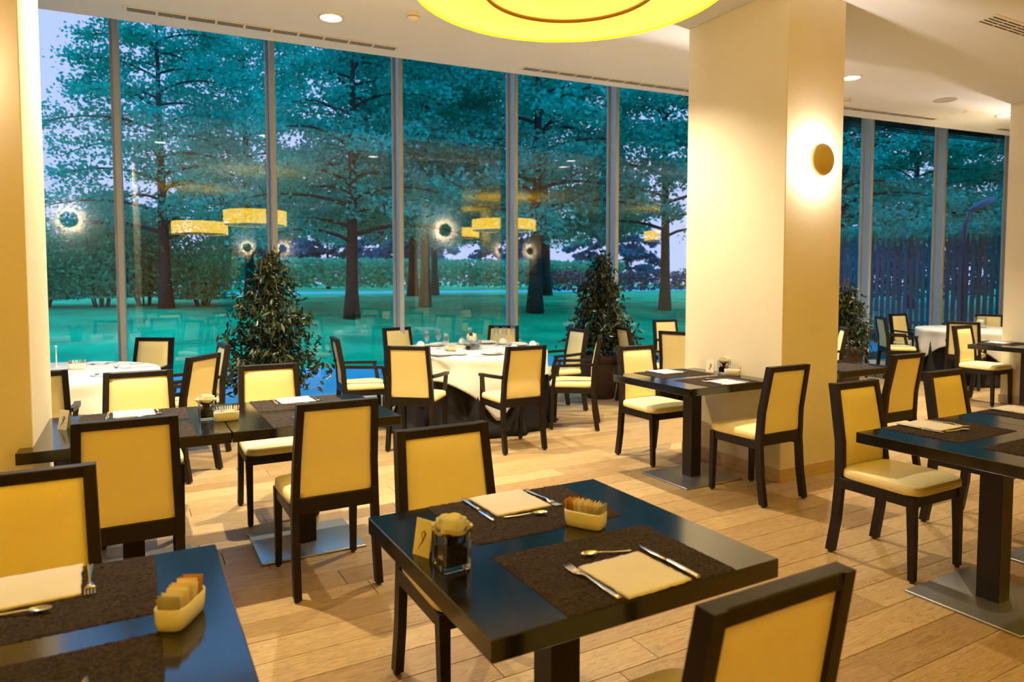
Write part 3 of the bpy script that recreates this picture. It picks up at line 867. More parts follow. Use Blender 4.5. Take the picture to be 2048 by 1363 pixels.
bowl_of_sugar(0.078, 1.63, TH, -2.1, TABLES['corner'][2], [B, B, T, W_, T, T, W_, T, W_, Gy, Gy], 5)
bowl_of_sugar(0.425, 3.87, TH, 0.0, 'the long table', [W_] * 9 + [T, T, B], 8)
bowl_of_sugar(4.06, 3.80, TH, 2.2, TABLES['pillar'][2], [Gy, W_, W_, T, W_, W_, T, B, B], 9)

def make_vase():
    r = thing('flower_vase', 'x', 'vase')
    g = MB(); h, o, w = 0.100, 0.039, 0.0045
    sq = lambda k, z: superring(k, k, 0.16, 32, z)
    g.sections([sq(o - .002, 0), sq(o, 0.003), sq(o, h), sq(o - w, h), sq(o - w, 0.013)], smooth=False)
    g.build('glass_cube', 'vase_glass', r)
    s = MB().sections([sq(0.031, 0.0135), sq(0.032, 0.03), sq(0.031, 0.052), sq(0.02, 0.056)], smooth=True).build('soil_block', 'soil', r)
    rr = random.Random(2)
    f = MB().lathe([(0.0001, 0.055), (0.014, 0.06), (0.02, 0.082), (0.022, 0.10), (0.016, 0.118), (0.0001, 0.122)], 14).build('bloom_core', 'petal', r)
    for ringi, (n, rad, tilt, z, L, wd) in enumerate(((3, 0.006, 0.10, 0.096, 0.038, 0.019), (5, 0.016, 0.22, 0.090, 0.044, 0.024), (6, 0.022, 0.36, 0.084, 0.046, 0.026), (8, 0.028, 0.56, 0.078, 0.046, 0.026))):
        for k in range(n):
            a = 2 * PI * k / n + ringi * 0.6 + rr.uniform(-.15, .15); m = MB()
            M = Matrix.Translation((rad * 0.6 * math.cos(a), rad * 0.6 * math.sin(a), z)) @ Matrix.Rotation(a, 4, 'Z') @ Matrix.Rotation(tilt + rr.uniform(-.06, .06), 4, 'Y')
            def P(u, v, off=0):
                q = 2 * u - 1
                wv = wd * (0.45 + 0.55 * math.sin(PI * min(1, 0.05 + 0.62 * v)))
                vv = v * (1 - 0.16 * abs(q) ** 3)
                return M @ Vector((0.012 * math.sin(PI * 0.8 * vv) + 0.007 * vv ** 6 - 0.011 * q * q + off + 0.0015 * math.sin(7 * q + 2 * k) * v, q * wv, L * vv))
            m.grid(lambda u, v: P(u, v), 8, 8); m.grid(lambda u, v: P(u, v, 0.0008), 8, 8, flip=True)
            m.build('petal', 'petal', f)
    for k in range(2):
        a = -0.6 + 2.3 * k; lf = MB()
        lf.tube([(0.02 * math.cos(a), 0.02 * math.sin(a), 0.05), (0.034 * math.cos(a), 0.034 * math.sin(a), 0.07), (0.036 * math.cos(a), 0.036 * math.sin(a), 0.085)], [0.002, 0.004, 0.0006], 6)
        lf.build('leaf', 'stem_green', r)
    return r
vaseP = Proto(make_vase)
G_V = 'glass cube vases with a white rose'
vaseP((0.708, 1.60, TH), 0.06, 'square glass vase with a cream rose on the foreground table', 'vase', G_V)
vaseP((0.335, 3.955, TH), 0.0, 'square glass vase with a white rose on the long table', 'vase', G_V)
vaseP((4.083, 3.91, TH), 0.3, 'square glass vase with a white rose on the big column table', 'vase', G_V)
vaseP((9.12, 3.93, TH), 0.3, 'tiny glass vase with a rose on the last table', 'vase', G_V)

def make_card():
    r = thing('table_card', 'x', 'card')
    m = MB(); m.add([(-0.03, 0, 0), (0.03, 0, 0), (0.03, 0.018, 0.095), (-0.03, 0.018, 0.095), (-0.03, 0.0007, 0), (0.03, 0.0007, 0), (0.03, 0.0187, 0.095), (-0.03, 0.0187, 0.095)],
                    [(0, 1, 2, 3), (7, 6, 5, 4), (0, 4, 5, 1), (3, 2, 6, 7), (1, 5, 6, 2), (0, 3, 7, 4)])
    m.build('front_leaf', 'paper_white', r)
    m = MB(); m.add([(-0.03, 0.0365, 0), (0.03, 0.0365, 0), (0.03, 0.0188, 0.095), (-0.03, 0.0188, 0.095), (-0.03, 0.0372, 0), (0.03, 0.0372, 0), (0.03, 0.0195, 0.095), (-0.03, 0.0195, 0.095)],
                    [(3, 2, 1, 0), (4, 5, 6, 7), (0, 1, 5, 4), (3, 7, 6, 2), (1, 2, 6, 5), (0, 4, 7, 3)])
    m.build('rear_leaf', 'paper_white', r)
    k = MB(); k.tube([(-0.012, 0.0020, 0.018), (0.002, 0.0060, 0.040), (0.010, 0.0098, 0.060), (0.004, 0.0110, 0.066), (-0.004, 0.0098, 0.060), (0.0, 0.0060, 0.04)], [0.0006, 0.0016, 0.002, 0.0014, 0.001, 0.0005], 6)
    k.build('printed_mark', 'ink', r)
    return r
cardP = Proto(make_card)
cardP((0.662, 1.70, TH), -1.15, 'small folded white card behind the foreground rose vase', 'card', 'folded table cards')
cardP((-0.315, 4.02, TH), -0.85, 'small folded white card beside the column on the long table', 'card', 'folded table cards')
cardP((4.05, 4.03, TH), -0.9, 'small folded white card behind the vase on big column table', 'card', 'folded table cards')

# ================================================================== ROUND TABLES
def white_cloth(name, c, R, half, rot, seed, label, skirt=None):
    r = random.Random(seed); ph = [r.uniform(0, 6.28) for _ in range(6)]
    n = 144; m = MB(); zt = TH
    def fold(a, k): return (0.5 + 0.5 * math.sin(9 * a + ph[0] + 0.7 * math.sin(2 * a + ph[1]))) * 0.6 + (0.5 + 0.5 * math.sin(15 * a + ph[2])) * 0.4
    rows = []
    rows.append([(R * 0.5 * math.cos(2 * PI * i / n), R * 0.5 * math.sin(2 * PI * i / n), zt) for i in range(n)])
    rows.append([(R * 0.985 * math.cos(2 * PI * i / n), R * 0.985 * math.sin(2 * PI * i / n), zt) for i in range(n)])
    K = 14
    for j in range(0, K + 1):
        t = j / K; row = []
        for i in range(n):
            a = 2 * PI * i / n; b = a - rot
            ext = min(half / max(abs(math.cos(b)), abs(math.sin(b)), 1e-3), half * 1.36)
            drop = max(0.12, ext - R)
            d = drop * t
            rad = R + 0.008 * min(1, d / 0.02) + (0.055 * fold(a, 0) * min(1.0, d / 0.30) - 0.012 * min(1, d / .1))
            z = zt - d + 0.006 * (1 - min(1, d / 0.02)) * 0
            row.append((rad * math.cos(a), rad * math.sin(a), max(0.006, z - 0.004 * min(1, j))))
        rows.append(row)
    m.sections(rows, cap=False, smooth=True)
    m.add(rows[0], [tuple(range(n))])
    o = m.build(name, 'cloth_white', None, (c[0], c[1], 0.0015))
    md = o.modifiers.new('thickness', 'SOLIDIFY'); md.thickness = 0.002; md.offset = 1
    return tag(o, label, 'tablecloth', 'white square cloths on the round tables')
def black_cloth(c, R, seed, label):
    r = random.Random(seed); ph = [r.uniform(0, 6.28) for _ in range(4)]; n = 160; m = MB(); rows = []
    for j in range(0, 13):
        t = j / 12; row = []
        for i in range(n):
            a = 2 * PI * i / n
            f = 0.6 * (0.5 + 0.5 * math.sin(13 * a + ph[0] + 0.8 * math.sin(3 * a + ph[1]))) + 0.4 * (0.5 + 0.5 * math.sin(23 * a + ph[2]))
            rad = R - 0.012 + t * (0.02 + 0.07 * f) - 0.10 * math.sin(PI * t) * (1 - f) + (0.10 * f * max(0, t - 0.9) * 10 * (0.6 + 0.4 * math.sin(2 * a + 1)))
            row.append((rad * math.cos(a), rad * math.sin(a), 0.004 + (TH - 0.012) * (1 - t) + 0.02 * f * (t > 0.95)))
        rows.append(row)
    m.sections(rows, cap=False, smooth=True)
    o = m.build('table_skirt', 'cloth_black', None, (c[0], c[1], 0))
    md = o.modifiers.new('thickness', 'SOLIDIFY'); md.thickness = 0.002; md.offset = -1
    return tag(o, label, 'tablecloth', 'black floor-length cloths')
def round_table(c, R, label):
    t = thing('round_table', label, 'table', (c[0], c[1], 0), 0, 'round tables under cloths')
    MB().lathe([(0.0001, TH - 0.03), (R - 0.02, TH - 0.03), (R - 0.02, TH - 0.003), (0.0001, TH - 0.003)], 48).build('table_top', 'table_edge', t)
    MB().lathe([(0.0001, 0), (0.3, 0), (0.3, 0.012), (0.05, 0.03), (0.05, TH - 0.03)], 24).build('pedestal', 'table_edge', t)
for c, R, half, rot, sd, nm in ((TC, 0.82, 1.04, math.radians(45 - 6), 3, 'the laid round table'), (TL, 0.80, 1.02, math.radians(12), 5, 'the round table by the left windows'),
                                (TG, 0.80, 1.02, 0.5, 8, 'the round table behind the big column'), (TR, 0.80, 1.0, 0.2, 11, 'the round table at the fence side')):
    round_table(c, R, 'round table hidden under the cloths of ' + nm[4:])
    black_cloth(c, R, sd, 'black floor-length cloth under the white one on ' + nm)
    white_cloth('tablecloth', c, R, half, rot, sd, 'white tablecloth with hanging corners on ' + nm)
CZ = TH + 0.004

# ---- laid table: plates, napkins, cups, flutes, glass vase, bread basket
def make_plate():
    m = MB().lathe([(0.0001, 0.003), (0.06, 0.003), (0.075, 0.007), (0.118, 0.017), (0.122, 0.019), (0.118, 0.0205), (0.075, 0.0105), (0.058, 0.007), (0.0001, 0.007)], 48)
    m.lathe([(0.052, 0.003), (0.054, 0.0), (0.060, 0.0), (0.062, 0.003)], 48)
    return tag(m.build('dinner_plate', 'ceramic'), 'x', 'plate')
def make_fold():
    m = MB()
    for k in range(3):
        m.cbox((0.008 * k - 0.008, 0.004 * k, 0.003 + 0.006 * k), (0.20 - 0.012 * k, 0.10 - 0.008 * k, 0.006), 0.0025, 2)
    return tag(m.build('folded_napkin', 'cloth_white'), 'x', 'napkin')
def make_cup():
    r = thing('upturned_cup', 'x', 'cup')
    MB().lathe([(0.0001, 0.004), (0.035, 0.004), (0.05, 0.007), (0.074, 0.013), (0.076, 0.0145), (0.05, 0.010), (0.03, 0.008), (0.0001, 0.008)], 40).build('saucer', 'ceramic', r)
    MB().lathe([(0.042, 0.010), (0.0445, 0.012), (0.044, 0.03), (0.040, 0.048), (0.030, 0.060), (0.022, 0.064), (0.021, 0.069), (0.019, 0.069), (0.018, 0.064), (0.0001, 0.063)], 36).build('cup', 'ceramic', r)
    MB().tube([(0.040, 0, 0.046), (0.056, 0, 0.048), (0.064, 0, 0.036), (0.058, 0, 0.024), (0.043, 0, 0.022)], 0.0035, 8).build('handle', 'ceramic', r)
    return r
def make_flute():
    r = thing('wine_flute', 'x', 'glass')
    MB().lathe([(0.0001, 0.0), (0.030, 0.0), (0.031, 0.0015), (0.012, 0.004), (0.004, 0.010)], 28).build('foot', 'table_glass', r)
    MB().lathe([(0.004, 0.010), (0.0032, 0.03), (0.0032, 0.075), (0.005, 0.088)], 16).build('stem', 'table_glass', r)
    MB().lathe([(0.005, 0.088), (0.014, 0.100), (0.026, 0.122), (0.030, 0.142), (0.028, 0.175), (0.0245, 0.210), (0.0235, 0.210), (0.027, 0.175), (0.029, 0.142), (0.025, 0.123), (0.013, 0.102), (0.0001, 0.096)], 28).build('bowl', 'table_glass', r)
    return r
plateP, foldP, cupP, fluteP = (Proto(f) for f in (make_plate, make_fold, make_cup, make_flute))
def rt(x, y): return (TC[0] + (x - 3.27) * 0.92, TC[1] + (y - 6.86) * 0.86)
spots = ['front left', 'front right', 'back left', 'back right', 'right', 'left']
for (x, y), w in zip([(2.72, 6.38), (3.25, 6.20), (3.10, 7.45), (3.75, 7.42), (3.98, 7.0), (2.62, 7.05)], spots):
    p = rt(x, y); a = math.atan2(p[1] - TC[1], p[0] - TC[0])
    plateP((p[0], p[1], CZ), 0, 'cream dinner plate at the %s of the laid round table' % w, 'plate', 'plates on the laid table')
    foldP((p[0], p[1], CZ + 0.0190), a + PI / 2 + 0.3, 'folded cloth napkin on the %s plate of the laid table' % w, 'napkin', 'napkins on the plates')
for (x, y), w in zip([(2.93, 6.34), (2.85, 7.34), (2.58, 6.78), (3.46, 7.50), (3.90, 7.24), (4.02, 6.68), (3.62, 6.40)],
                     ['in front of the flower cube', 'behind the leftmost flute', 'behind the front left chair', 'behind the flower cube', 'between the two flutes by the window', 'nearest the right chairs', 'hidden behind the front right chair']):
    p = rt(x, y); cupP((p[0], p[1], CZ), random.uniform(-0.6, 0.6), 'upturned white cup on a saucer %s' % w, 'cup', 'upturned cups on the laid table')
for (x, y), w in zip([(2.80, 7.0), (2.98, 7.10), (2.82, 6.46), (3.46, 7.28), (3.74, 7.10), (3.80, 7.0), (4.0, 7.16)],
                     ['leftmost on the laid table', 'second from the left on the laid table', 'standing in front of the bread basket', 'behind the glass flower cube', 'beside the right plates, shorter looking', 'tallest looking, before the window chair', 'rightmost on the laid table']):
    p = rt(x, y); fluteP((p[0], p[1], CZ), 0, 'slender glass flute %s' % w, 'glass', 'flutes on the laid table')
for x, y, a, w in ((2.99, 6.06, 1.0, 'left of the front right plate'), (2.60, 6.20, 0.6, 'beside the front left plate'), (3.62, 7.3, 2.0, 'by the back right plate')):
    p = rt(x, y); knifeP((p[0], p[1], CZ), a, 'steel knife on the laid round table %s' % w, 'knife', 'cutlery of the laid table')
bv = thing('flower_cube', 'big glass cube with a white bloom on the laid round table', 'vase', (*rt(3.29, 6.84), CZ), 0.25)
sq2 = lambda k, z: superring(k, k, 0.14, 32, z)
MB().sections([sq2(0.077, 0), sq2(0.08, 0.004), sq2(0.08, 0.16), sq2(0.075, 0.16), sq2(0.075, 0.014)]).build('glass_cube', 'table_glass', bv)
MB().sections([sq2(0.055, 0.015), sq2(0.064, 0.03), sq2(0.060, 0.052), sq2(0.03, 0.06)], smooth=True).build('soil_block', 'soil', bv)
fb = MB().lathe([(0.0001, 0.070), (0.03, 0.075), (0.052, 0.10), (0.057, 0.125), (0.048, 0.155), (0.025, 0.172), (0.0001, 0.175)], 20).build('bloom', 'petal', bv)
for k in range(14):
    a = 2.4 * k; zz = 0.085 + 0.0035 * k; rr_ = 0.055
    m = MB(); M = Matrix.Translation((rr_ * math.cos(a), rr_ * math.sin(a), zz)) @ Matrix.Rotation(a, 4, 'Z') @ Matrix.Rotation(-0.25, 4, 'Y')
    m.grid(lambda u, v: M @ Vector((0.006 * v - 0.01 * (2 * u - 1) ** 2, (2 * u - 1) * 0.022, 0.034 * v)), 5, 4)
    m.grid(lambda u, v: M @ Vector((0.0012 + 0.006 * v - 0.01 * (2 * u - 1) ** 2, (2 * u - 1) * 0.022, 0.034 * v)), 5, 4, flip=True)
    m.build('petal', 'petal', fb)
for k in range(3):
    a = 2.0 + 1.9 * k; m = MB()
    M = Matrix.Translation((0.04 * math.cos(a), 0.04 * math.sin(a), 0.14)) @ Matrix.Rotation(a, 4, 'Z') @ Matrix.Rotation(0.7, 4, 'Y')
    m.grid(lambda u, v: M @ Vector((0.004 * math.sin(PI * u), (2 * u - 1) * 0.024 * math.sin(PI * (0.08 + 0.9 * v)), 0.07 * v)), 4, 6)
    m.grid(lambda u, v: M @ Vector((0.001 + 0.004 * math.sin(PI * u), (2 * u - 1) * 0.024 * math.sin(PI * (0.08 + 0.9 * v)), 0.07 * v)), 4, 6, flip=True)
    m.build('leaf', 'stem_green', bv)
bb = thing('bread_basket', 'shallow basket holding small breads beside the flower cube', 'basket', (*rt(3.06, 6.80), CZ), 0.2)
MB().lathe([(0.0001, 0.0), (0.075, 0.0), (0.10, 0.02), (0.115, 0.045), (0.118, 0.045), (0.104, 0.018), (0.078, 0.004), (0.0001, 0.004)], 36).build('bowl', 'wicker', bb)
for k, (x, y, h, w) in enumerate(((-0.02, 0.02, 0.05, 'square brown bread piece in the basket'), (0.045, -0.02, 0.046, 'pale bread piece in the basket, towards the vase'), (-0.05, -0.03, 0.035, 'flat bread piece at the basket rim'))):
    p = rt(3.06, 6.80)
    o = MB().cbox((0, 0, h / 2), (0.055, 0.05, h), 0.01, 3).build('bread_roll', 'bread' if k == 0 else 'wicker', None, (p[0] + x, p[1] + y, CZ + 0.0045 + 0.003), 0.4 * k)
    tag(o, w, 'bread', 'breads in the basket')

# ---- left round table: sugar bowl, card, vase with leaves, three settings
bowl_of_sugar(-0.40, 6.66, CZ, -0.1, 'the left round table', [B, B, W_, W_, W_, W_, Gy, Gy, T], 12)
cardP((-0.62, 6.62, CZ), 0.5, 'small white card on the left round table', 'card', 'folded table cards')
lv = thing('leafy_pot', 'small dark pot of green leaves at the column on left round table', 'potted plant', (-0.72, 6.78, CZ))
MB().lathe([(0.0001, 0.0), (0.055, 0.0), (0.07, 0.09), (0.065, 0.09), (0.05, 0.01), (0.0001, 0.01)], 28).build('pot', 'soil', lv)
MB().lathe([(0.0001, 0.075), (0.064, 0.075)], 24).build('soil', 'soil', lv)
for k in range(12):
    a = 2.4 * k; m = MB(); tl = 0.35 + 0.07 * k
    M = Matrix.Translation((0.02 * math.cos(a), 0.02 * math.sin(a), 0.07)) @ Matrix.Rotation(a, 4, 'Z') @ Matrix.Rotation(tl, 4, 'Y')
    m.grid(lambda u, v: M @ Vector((0.03 * v * v, (2 * u - 1) * 0.04 * math.sin(PI * (0.04 + 0.93 * v)), 0.17 * v)), 4, 7)
    m.build('leaf', 'pot_leaf', lv)
tp = thing('slim_candlestick', 'thin pale stick in a foot beside the leafy pot', 'stick', (-0.56, 6.86, CZ))
MB().lathe([(0.0001, 0), (0.025, 0), (0.025, 0.006), (0.006, 0.012), (0.006, 0.17), (0.011, 0.172), (0.011, 0.185), (0.0001, 0.187)], 16).build('rod', 'ceramic', tp)
for x, y, rz, w in ((-0.28, 7.08, 2.6, 'towards the window'), (0.0, 6.66, 1.75, 'towards the plant'), (-0.12, 6.12, 0.7, 'towards the camera')):
    napP((x, y, CZ), rz, 'white paper napkin on the left round table, %s' % w, 'napkin', 'paper napkins')
    c, s = math.cos(rz), math.sin(rz)
    for pr_, dx, nm in ((forkP, -0.13, 'fork'), (knifeP, 0.13, 'knife')):
        pr_((x + c * dx, y + s * dx, CZ), rz, 'steel %s on the left round table, %s' % (nm, w), nm, 'cutlery of the left round table')
    spoonP((x - s * 0.13, y + c * 0.13, CZ), rz + PI / 2, 'teaspoon on the left round table, %s' % w, 'spoon', 'teaspoons')
fc = thing('flower_cube', 'small glass cube with a white flower on the fence-side round table', 'vase', (TR[0] + 0.28, TR[1] + 0.1, CZ), 0.4)
MB().sections([sq2(0.077, 0), sq2(0.08, 0.004), sq2(0.08, 0.16), sq2(0.075, 0.16), sq2(0.075, 0.014)]).build('glass_cube', 'table_glass', fc)
MB().lathe([(0.0001, 0.03), (0.045, 0.04), (0.055, 0.08), (0.04, 0.12), (0.0001, 0.13)], 16).build('bloom', 'petal', fc)

# ================================================================== INDOOR PLANTS
def leaf_cards(cen, nrm_dir, size, fold=0.25):
    """leaf blades: centres (n,3), direction (n,3), size (n,2) -> 6-vertex folded blades as two quads"""
    n = len(cen)
    d = nrm_dir / np.linalg.norm(nrm_dir, axis=1, keepdims=True)
    r = rng.normal(size=(n, 3)); s = np.cross(d, r); s /= np.linalg.norm(s, axis=1, keepdims=True); u = np.cross(s, d)
    L, Wd = size[:, :1], size[:, 1:2]
    base = cen - d * L * 0.5; tip = cen + d * L * 0.5
    mid = cen + u * L * 0.06
    a = cen - d * L * 0.05 + s * Wd * 0.5 - u * L * fold * 0.3; b = cen - d * L * 0.05 - s * Wd * 0.5 - u * L * fold * 0.3
    V = np.stack([base, a, tip, mid, b], 1).reshape(-1, 3)
    i = np.arange(n)[:, None] * 5
    F = np.concatenate([i + np.array([[0, 1, 2, 3]]), i + np.array([[0, 3, 2, 4]])])
    return V, F
def ficus(x, y, z_top, width, label, nl=2600, pot_h=0.56, pot_r=0.26, zlow=0.30):
    o = thing('potted_ficus', label, 'potted plant', (x, y, 0), 0, 'tall potted plants by the windows')
    k = pot_r
    p = MB().lathe([(0.0001, 0.0), (k * 0.66, 0.0), (k * 0.70, 0.012), (k * 0.93, pot_h - 0.11), (k * 0.93, pot_h - 0.105), (k * 1.0, pot_h - 0.10), (k * 1.03, pot_h), (k * 0.95, pot_h), (k * 0.90, pot_h - 0.04), (0.0001, pot_h - 0.04)], 48)
    p.build('pot', 'terracotta', o)
    MB().lathe([(0.0001, pot_h - 0.03), (k * 0.90, pot_h - 0.035)], 32).build('soil', 'soil', o)
    tr = MB()
    for j in range(3):
        a = 2.1 * j; pts = []
        for t in np.linspace(0, 1, 9):
            pts.append((0.03 * math.cos(a + 5 * t) + 0.02 * t * math.cos(a), 0.03 * math.sin(a + 5 * t) + 0.02 * t * math.sin(a), pot_h - 0.05 + t * (z_top * 0.88 - pot_h)))
        MB().tube(pts, list(np.linspace(0.014, 0.005, 9)), 7).build('stem', 'ficus_bark', o)
    # twigs that arch outwards and carry drooping leaves
    C_, D_, tw = [], [], MB()
    H = z_top - zlow
    nt = 95
    for j in range(nt):
        t = ((j + 0.5) / nt) ** 1.15; z = zlow + 0.22 + (H - 0.30) * t
        a = j * 2.399963 + rng.uniform(-0.5, 0.5)
        prof = (1 - t) ** 0.72 * (0.55 + 0.45 * min(1, t / 0.15))
        R = width * 0.5 * max(0.09, prof) * rng.choice([0.55, 0.8, 1.0, 1.2])
        p0 = np.array([0.02 * math.cos(a), 0.02 * math.sin(a), max(pot_h, z - 0.22)])
        p1 = np.array([R * 0.6 * math.cos(a), R * 0.6 * math.sin(a), z + rng.uniform(0.0, 0.16)])
        p2 = np.array([R * math.cos(a), R * math.sin(a), z - rng.uniform(0.02, 0.22)])
        if j % 2 == 0: tw.tube([p0, p1, p2], [0.005, 0.0035, 0.0015], 4, cap=False)
        m = max(9, int(nl / nt * (0.35 + 1.2 * prof)))
        s = rng.uniform(0.15, 1.02, m)[:, None] ** 0.8
        q = (1 - s) ** 2 * p0 + 2 * s * (1 - s) * p1 + s * s * p2 + rng.normal(0, 0.05, (m, 3))
        out = np.array([math.cos(a), math.sin(a), 0])[None] * rng.uniform(-0.3, 1.0, (m, 1)) + np.array([[0, 0, -1.0]]) * rng.uniform(0.1, 1.0, (m, 1)) + rng.normal(0, 0.55, (m, 3))
        C_.append(q); D_.append(out)
    tw.build('twigs', 'ficus_bark', o)
    C_ = np.concatenate(C_); D_ = np.concatenate(D_)
    S_ = np.stack([rng.uniform(0.065, 0.105, len(C_)), rng.uniform(0.026, 0.04, len(C_))], 1)
    V, F = leaf_cards(C_, D_, S_)
    lf = link('leaves', raw_mesh('leaves', V, F, 'ficus_leaf'), o); lf['kind'] = 'stuff'
    return o
ficus(1.20, 7.12, 1.86, 1.16, 'bushy potted ficus in front of the second mullion, left of laid table', 3400, zlow=0.26)
ficus(5.22, 7.08, 1.90, 1.06, 'potted ficus in a brown pot before the fifth mullion', 3000, zlow=0.45)
ficus(8.95, 6.28, 1.52, 0.95, 'small potted ficus peeking out right of the big column', 2400, zlow=0.30)

# ================================================================== OUTDOORS
def terrain(x, y):
    # flat paving beside the house, lawn rising to a low bank under the trees
    z = float(np.interp(y + 0.06 * x, [8, 12.2, 13.2, 18.5, 24.5, 60, 120], [-0.06, -0.06, 0.0, 0.55, 0.75, 0.70, 0.70]))
    return z
nx, ny = 60, 70
xs = np.linspace(-40, 75, nx + 1); ys = np.concatenate([np.linspace(8.0, 30, 45), np.linspace(32, 120, ny - 44)])
V = np.array([(x, y, terrain(x, y) if y + 0.06 * x > 12.2 else -0.075) for y in ys for x in xs])
F = np.array([(j * (nx + 1) + i, j * (nx + 1) + i + 1, (j + 1) * (nx + 1) + i + 1, (j + 1) * (nx + 1) + i) for j in range(len(ys) - 1) for i in range(nx)])
ground = link('lawn', raw_mesh('lawn', V, F, 'lawn', True)); struct(ground, 'blue-green lawn rising outside the windows', 'lawn')
# paving strip beside the glass
pav = MB(); pts = [(-12, 8.3), (-4.5, 8.3)] + [(x, y + FIN + 0.05) for x, y in NODES[1:]] + [(40, 3.0), (40, 10.4), (0, 12.35), (-12, 13.0)]
pav.prism(pts, -0.09, -0.055)
struct(pav.build('path', 'paving'), 'bluish paved strip outside the glass', 'path')
# grating of steel slats along the facade
gr = thing('floor_grating', 'blue steel slat grating along the foot of the glass', 'grating', (0, 0, -0.055))
gp = []
slat = MB().box((0, 0.42, 0.018), (0.05, 0.84, 0.022)).mesh('slat', 'grating')
bed = MB()
for i in range(2, 9):
    a, b, t, n = seg_frame(i); ln = (b - a).length; k = int(ln / 0.074)
    bed.add([tuple(a + n * (FIN + .06)), tuple(b + n * (FIN + .06)), tuple(b + n * (FIN + .92)), tuple(a + n * (FIN + .92))], [(0, 1, 2, 3)])
    for j in range(k):
        p = a + t * (ln * (j + 0.5) / k) + n * (FIN + 0.07)
        link('slat', slat, gr, (p.x, p.y, 0), math.atan2(t.y, t.x))
bed.v = [(x, y, 0.003) for x, y, z in bed.v]
bed.build('tray', 'grating_bed', gr)
# road beyond the bank
rd = MB().prism([(-40, 41), (80, 33), (80, 38), (-40, 47)], 0.70, 0.735)
struct(rd.build('road', 'asphalt'), 'pale road beyond the lawn', 'road')

# ---- trees
def tree_mesh(seed, h, crown_r, crown_z0, n_limbs, n_leaf, leaf, droop=0.15, trunk_r=0.19):
    r = random.Random(seed); g = np.random.default_rng(seed)
    wood = MB()
    tp = [(0.12 * math.sin(1.3 * t + seed), 0.12 * math.cos(1.7 * t + seed) - 0.12 * math.cos(seed), h * 0.93 * t) for t in np.linspace(0, 1, 12)]
    wood.tube(tp, [trunk_r * (1.35 if i == 0 else 1) * (1 - 0.085 * i) for i in range(12)], 10)
    tips = []; dens = []
    for k in range(n_limbs):
        t = (k + 0.5) / n_limbs
        z = crown_z0 + (h - crown_z0) * t * 0.94
        a = k * 2.39996 + r.uniform(-0.4, 0.4)
        shape = (math.sin(PI * min(1, 0.22 + 0.78 * (1 - t) ** 0.85)) ** 0.7 if t > 0.05 else 0.75)
        Ln = crown_r * (0.35 + 0.65 * (1 - t) ** 0.6) * r.uniform(0.75, 1.1)
        tx, ty, _ = tp[min(11, int(z / (h * 0.93) * 11))]
        p0 = np.array([tx, ty, z - 0.5]); d = np.array([math.cos(a), math.sin(a), 0])
        p1 = p0 + d * Ln * 0.45 + np.array([0, 0, 0.35 + 0.10 * Ln]); p2 = p0 + d * Ln + np.array([0, 0, 0.45 - droop * Ln])
        q = [(1 - s) ** 2 * p0 + 2 * s * (1 - s) * p1 + s * s * p2 for s in np.linspace(0, 1, 7)]
        rad0 = trunk_r * 0.34 * (1 - 0.6 * t)
        wood.tube([tuple(x) for x in q], list(np.linspace(rad0, 0.012, 7)), 6, cap=False)
        for j in range(9):
            s = 0.18 + 0.84 * (j + r.random()) / 9
            b = (1 - s) ** 2 * p0 + 2 * s * (1 - s) * p1 + s * s * p2
            sa = a + r.choice((-1, 1)) * r.uniform(0.5, 1.4); sl = Ln * 0.34 * (1.25 - s) * r.uniform(0.7, 1.3) + 0.3
            e = b + np.array([math.cos(sa) * sl, math.sin(sa) * sl, r.uniform(-0.25, 0.35) * sl])
            if j % 2 == 0: wood.tube([tuple(b), tuple((b + e) / 2 + np.array([0, 0, .05])), tuple(e)], [0.02, 0.013, 0.006], 5, cap=False)
            for w in (0.35, 0.7, 1.0): tips.append(b + (e - b) * w); dens.append(0.6 + 0.5 * w)
        tips.append(p2); dens.append(1.3)
    tips = np.array(tips); dens = np.array(dens); dens /= dens.sum()
    idx = g.choice(len(tips), n_leaf, p=dens)
    cen = tips[idx] + g.normal(0, 1, (n_leaf, 3)) * np.array([0.25, 0.25, 0.13])
    dirs = g.normal(0, 1, (n_leaf, 3)) * np.array([1, 1, 0.45]) + np.array([0, 0, -0.35])
    S = np.stack([g.uniform(0.8, 1.25, n_leaf) * leaf, g.uniform(0.55, 0.85, n_leaf) * leaf], 1)
    V, F = leaf_cards(cen, dirs, S, 0.15)
    return wood.mesh('trunk', 'bark'), V, F
TREES = {}
def tree_kind(key, lm, *a, **k):
    w, V, F = tree_mesh(*a, **k); TREES[key] = (w, raw_mesh('crown', V, F, lm))
tree_kind('maple', 'tree_leaf', 4, 12.5, 4.3, 2.9, 40, 23000, 0.155, trunk_r=0.22)
tree_kind('ash', 'tree_leaf', 9, 11.5, 4.4, 2.8, 38, 32000, 0.16, trunk_r=0.17)
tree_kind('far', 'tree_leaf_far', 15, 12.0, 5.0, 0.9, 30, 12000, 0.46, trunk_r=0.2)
def tree(key, x, y, rz, s, label, group='trees outside the glass', dz=0.0):
    o = thing('broadleaf_tree', label, 'tree', (x, y, terrain(x, y) + dz - 0.03), rz, group)
    o.scale = (s, s, s)
    w, c = TREES[key]; link('trunk', w, o); cr = link('crown', c, o); cr['kind'] = 'stuff'
tree('maple', 0.96, 22.2, 0.4, 0.80, 'big spreading tree behind the first two window panes')
tree('maple', 3.9, 27.5, 2.0, 0.9, 'slimmer tree just behind the second mullion, partly hidden by ficus')
tree('maple', 4.95, 17.6, 3.7, 0.80, 'tree with a bare lower trunk behind the third pane')
tree('maple', 11.3, 30.0, 2.6, 1.05, 'tree with a thin trunk far behind the laid round table')
tree('ash', 13.0, 31.3, 5.0, 1.05, 'second thin trunk far behind the laid round table')
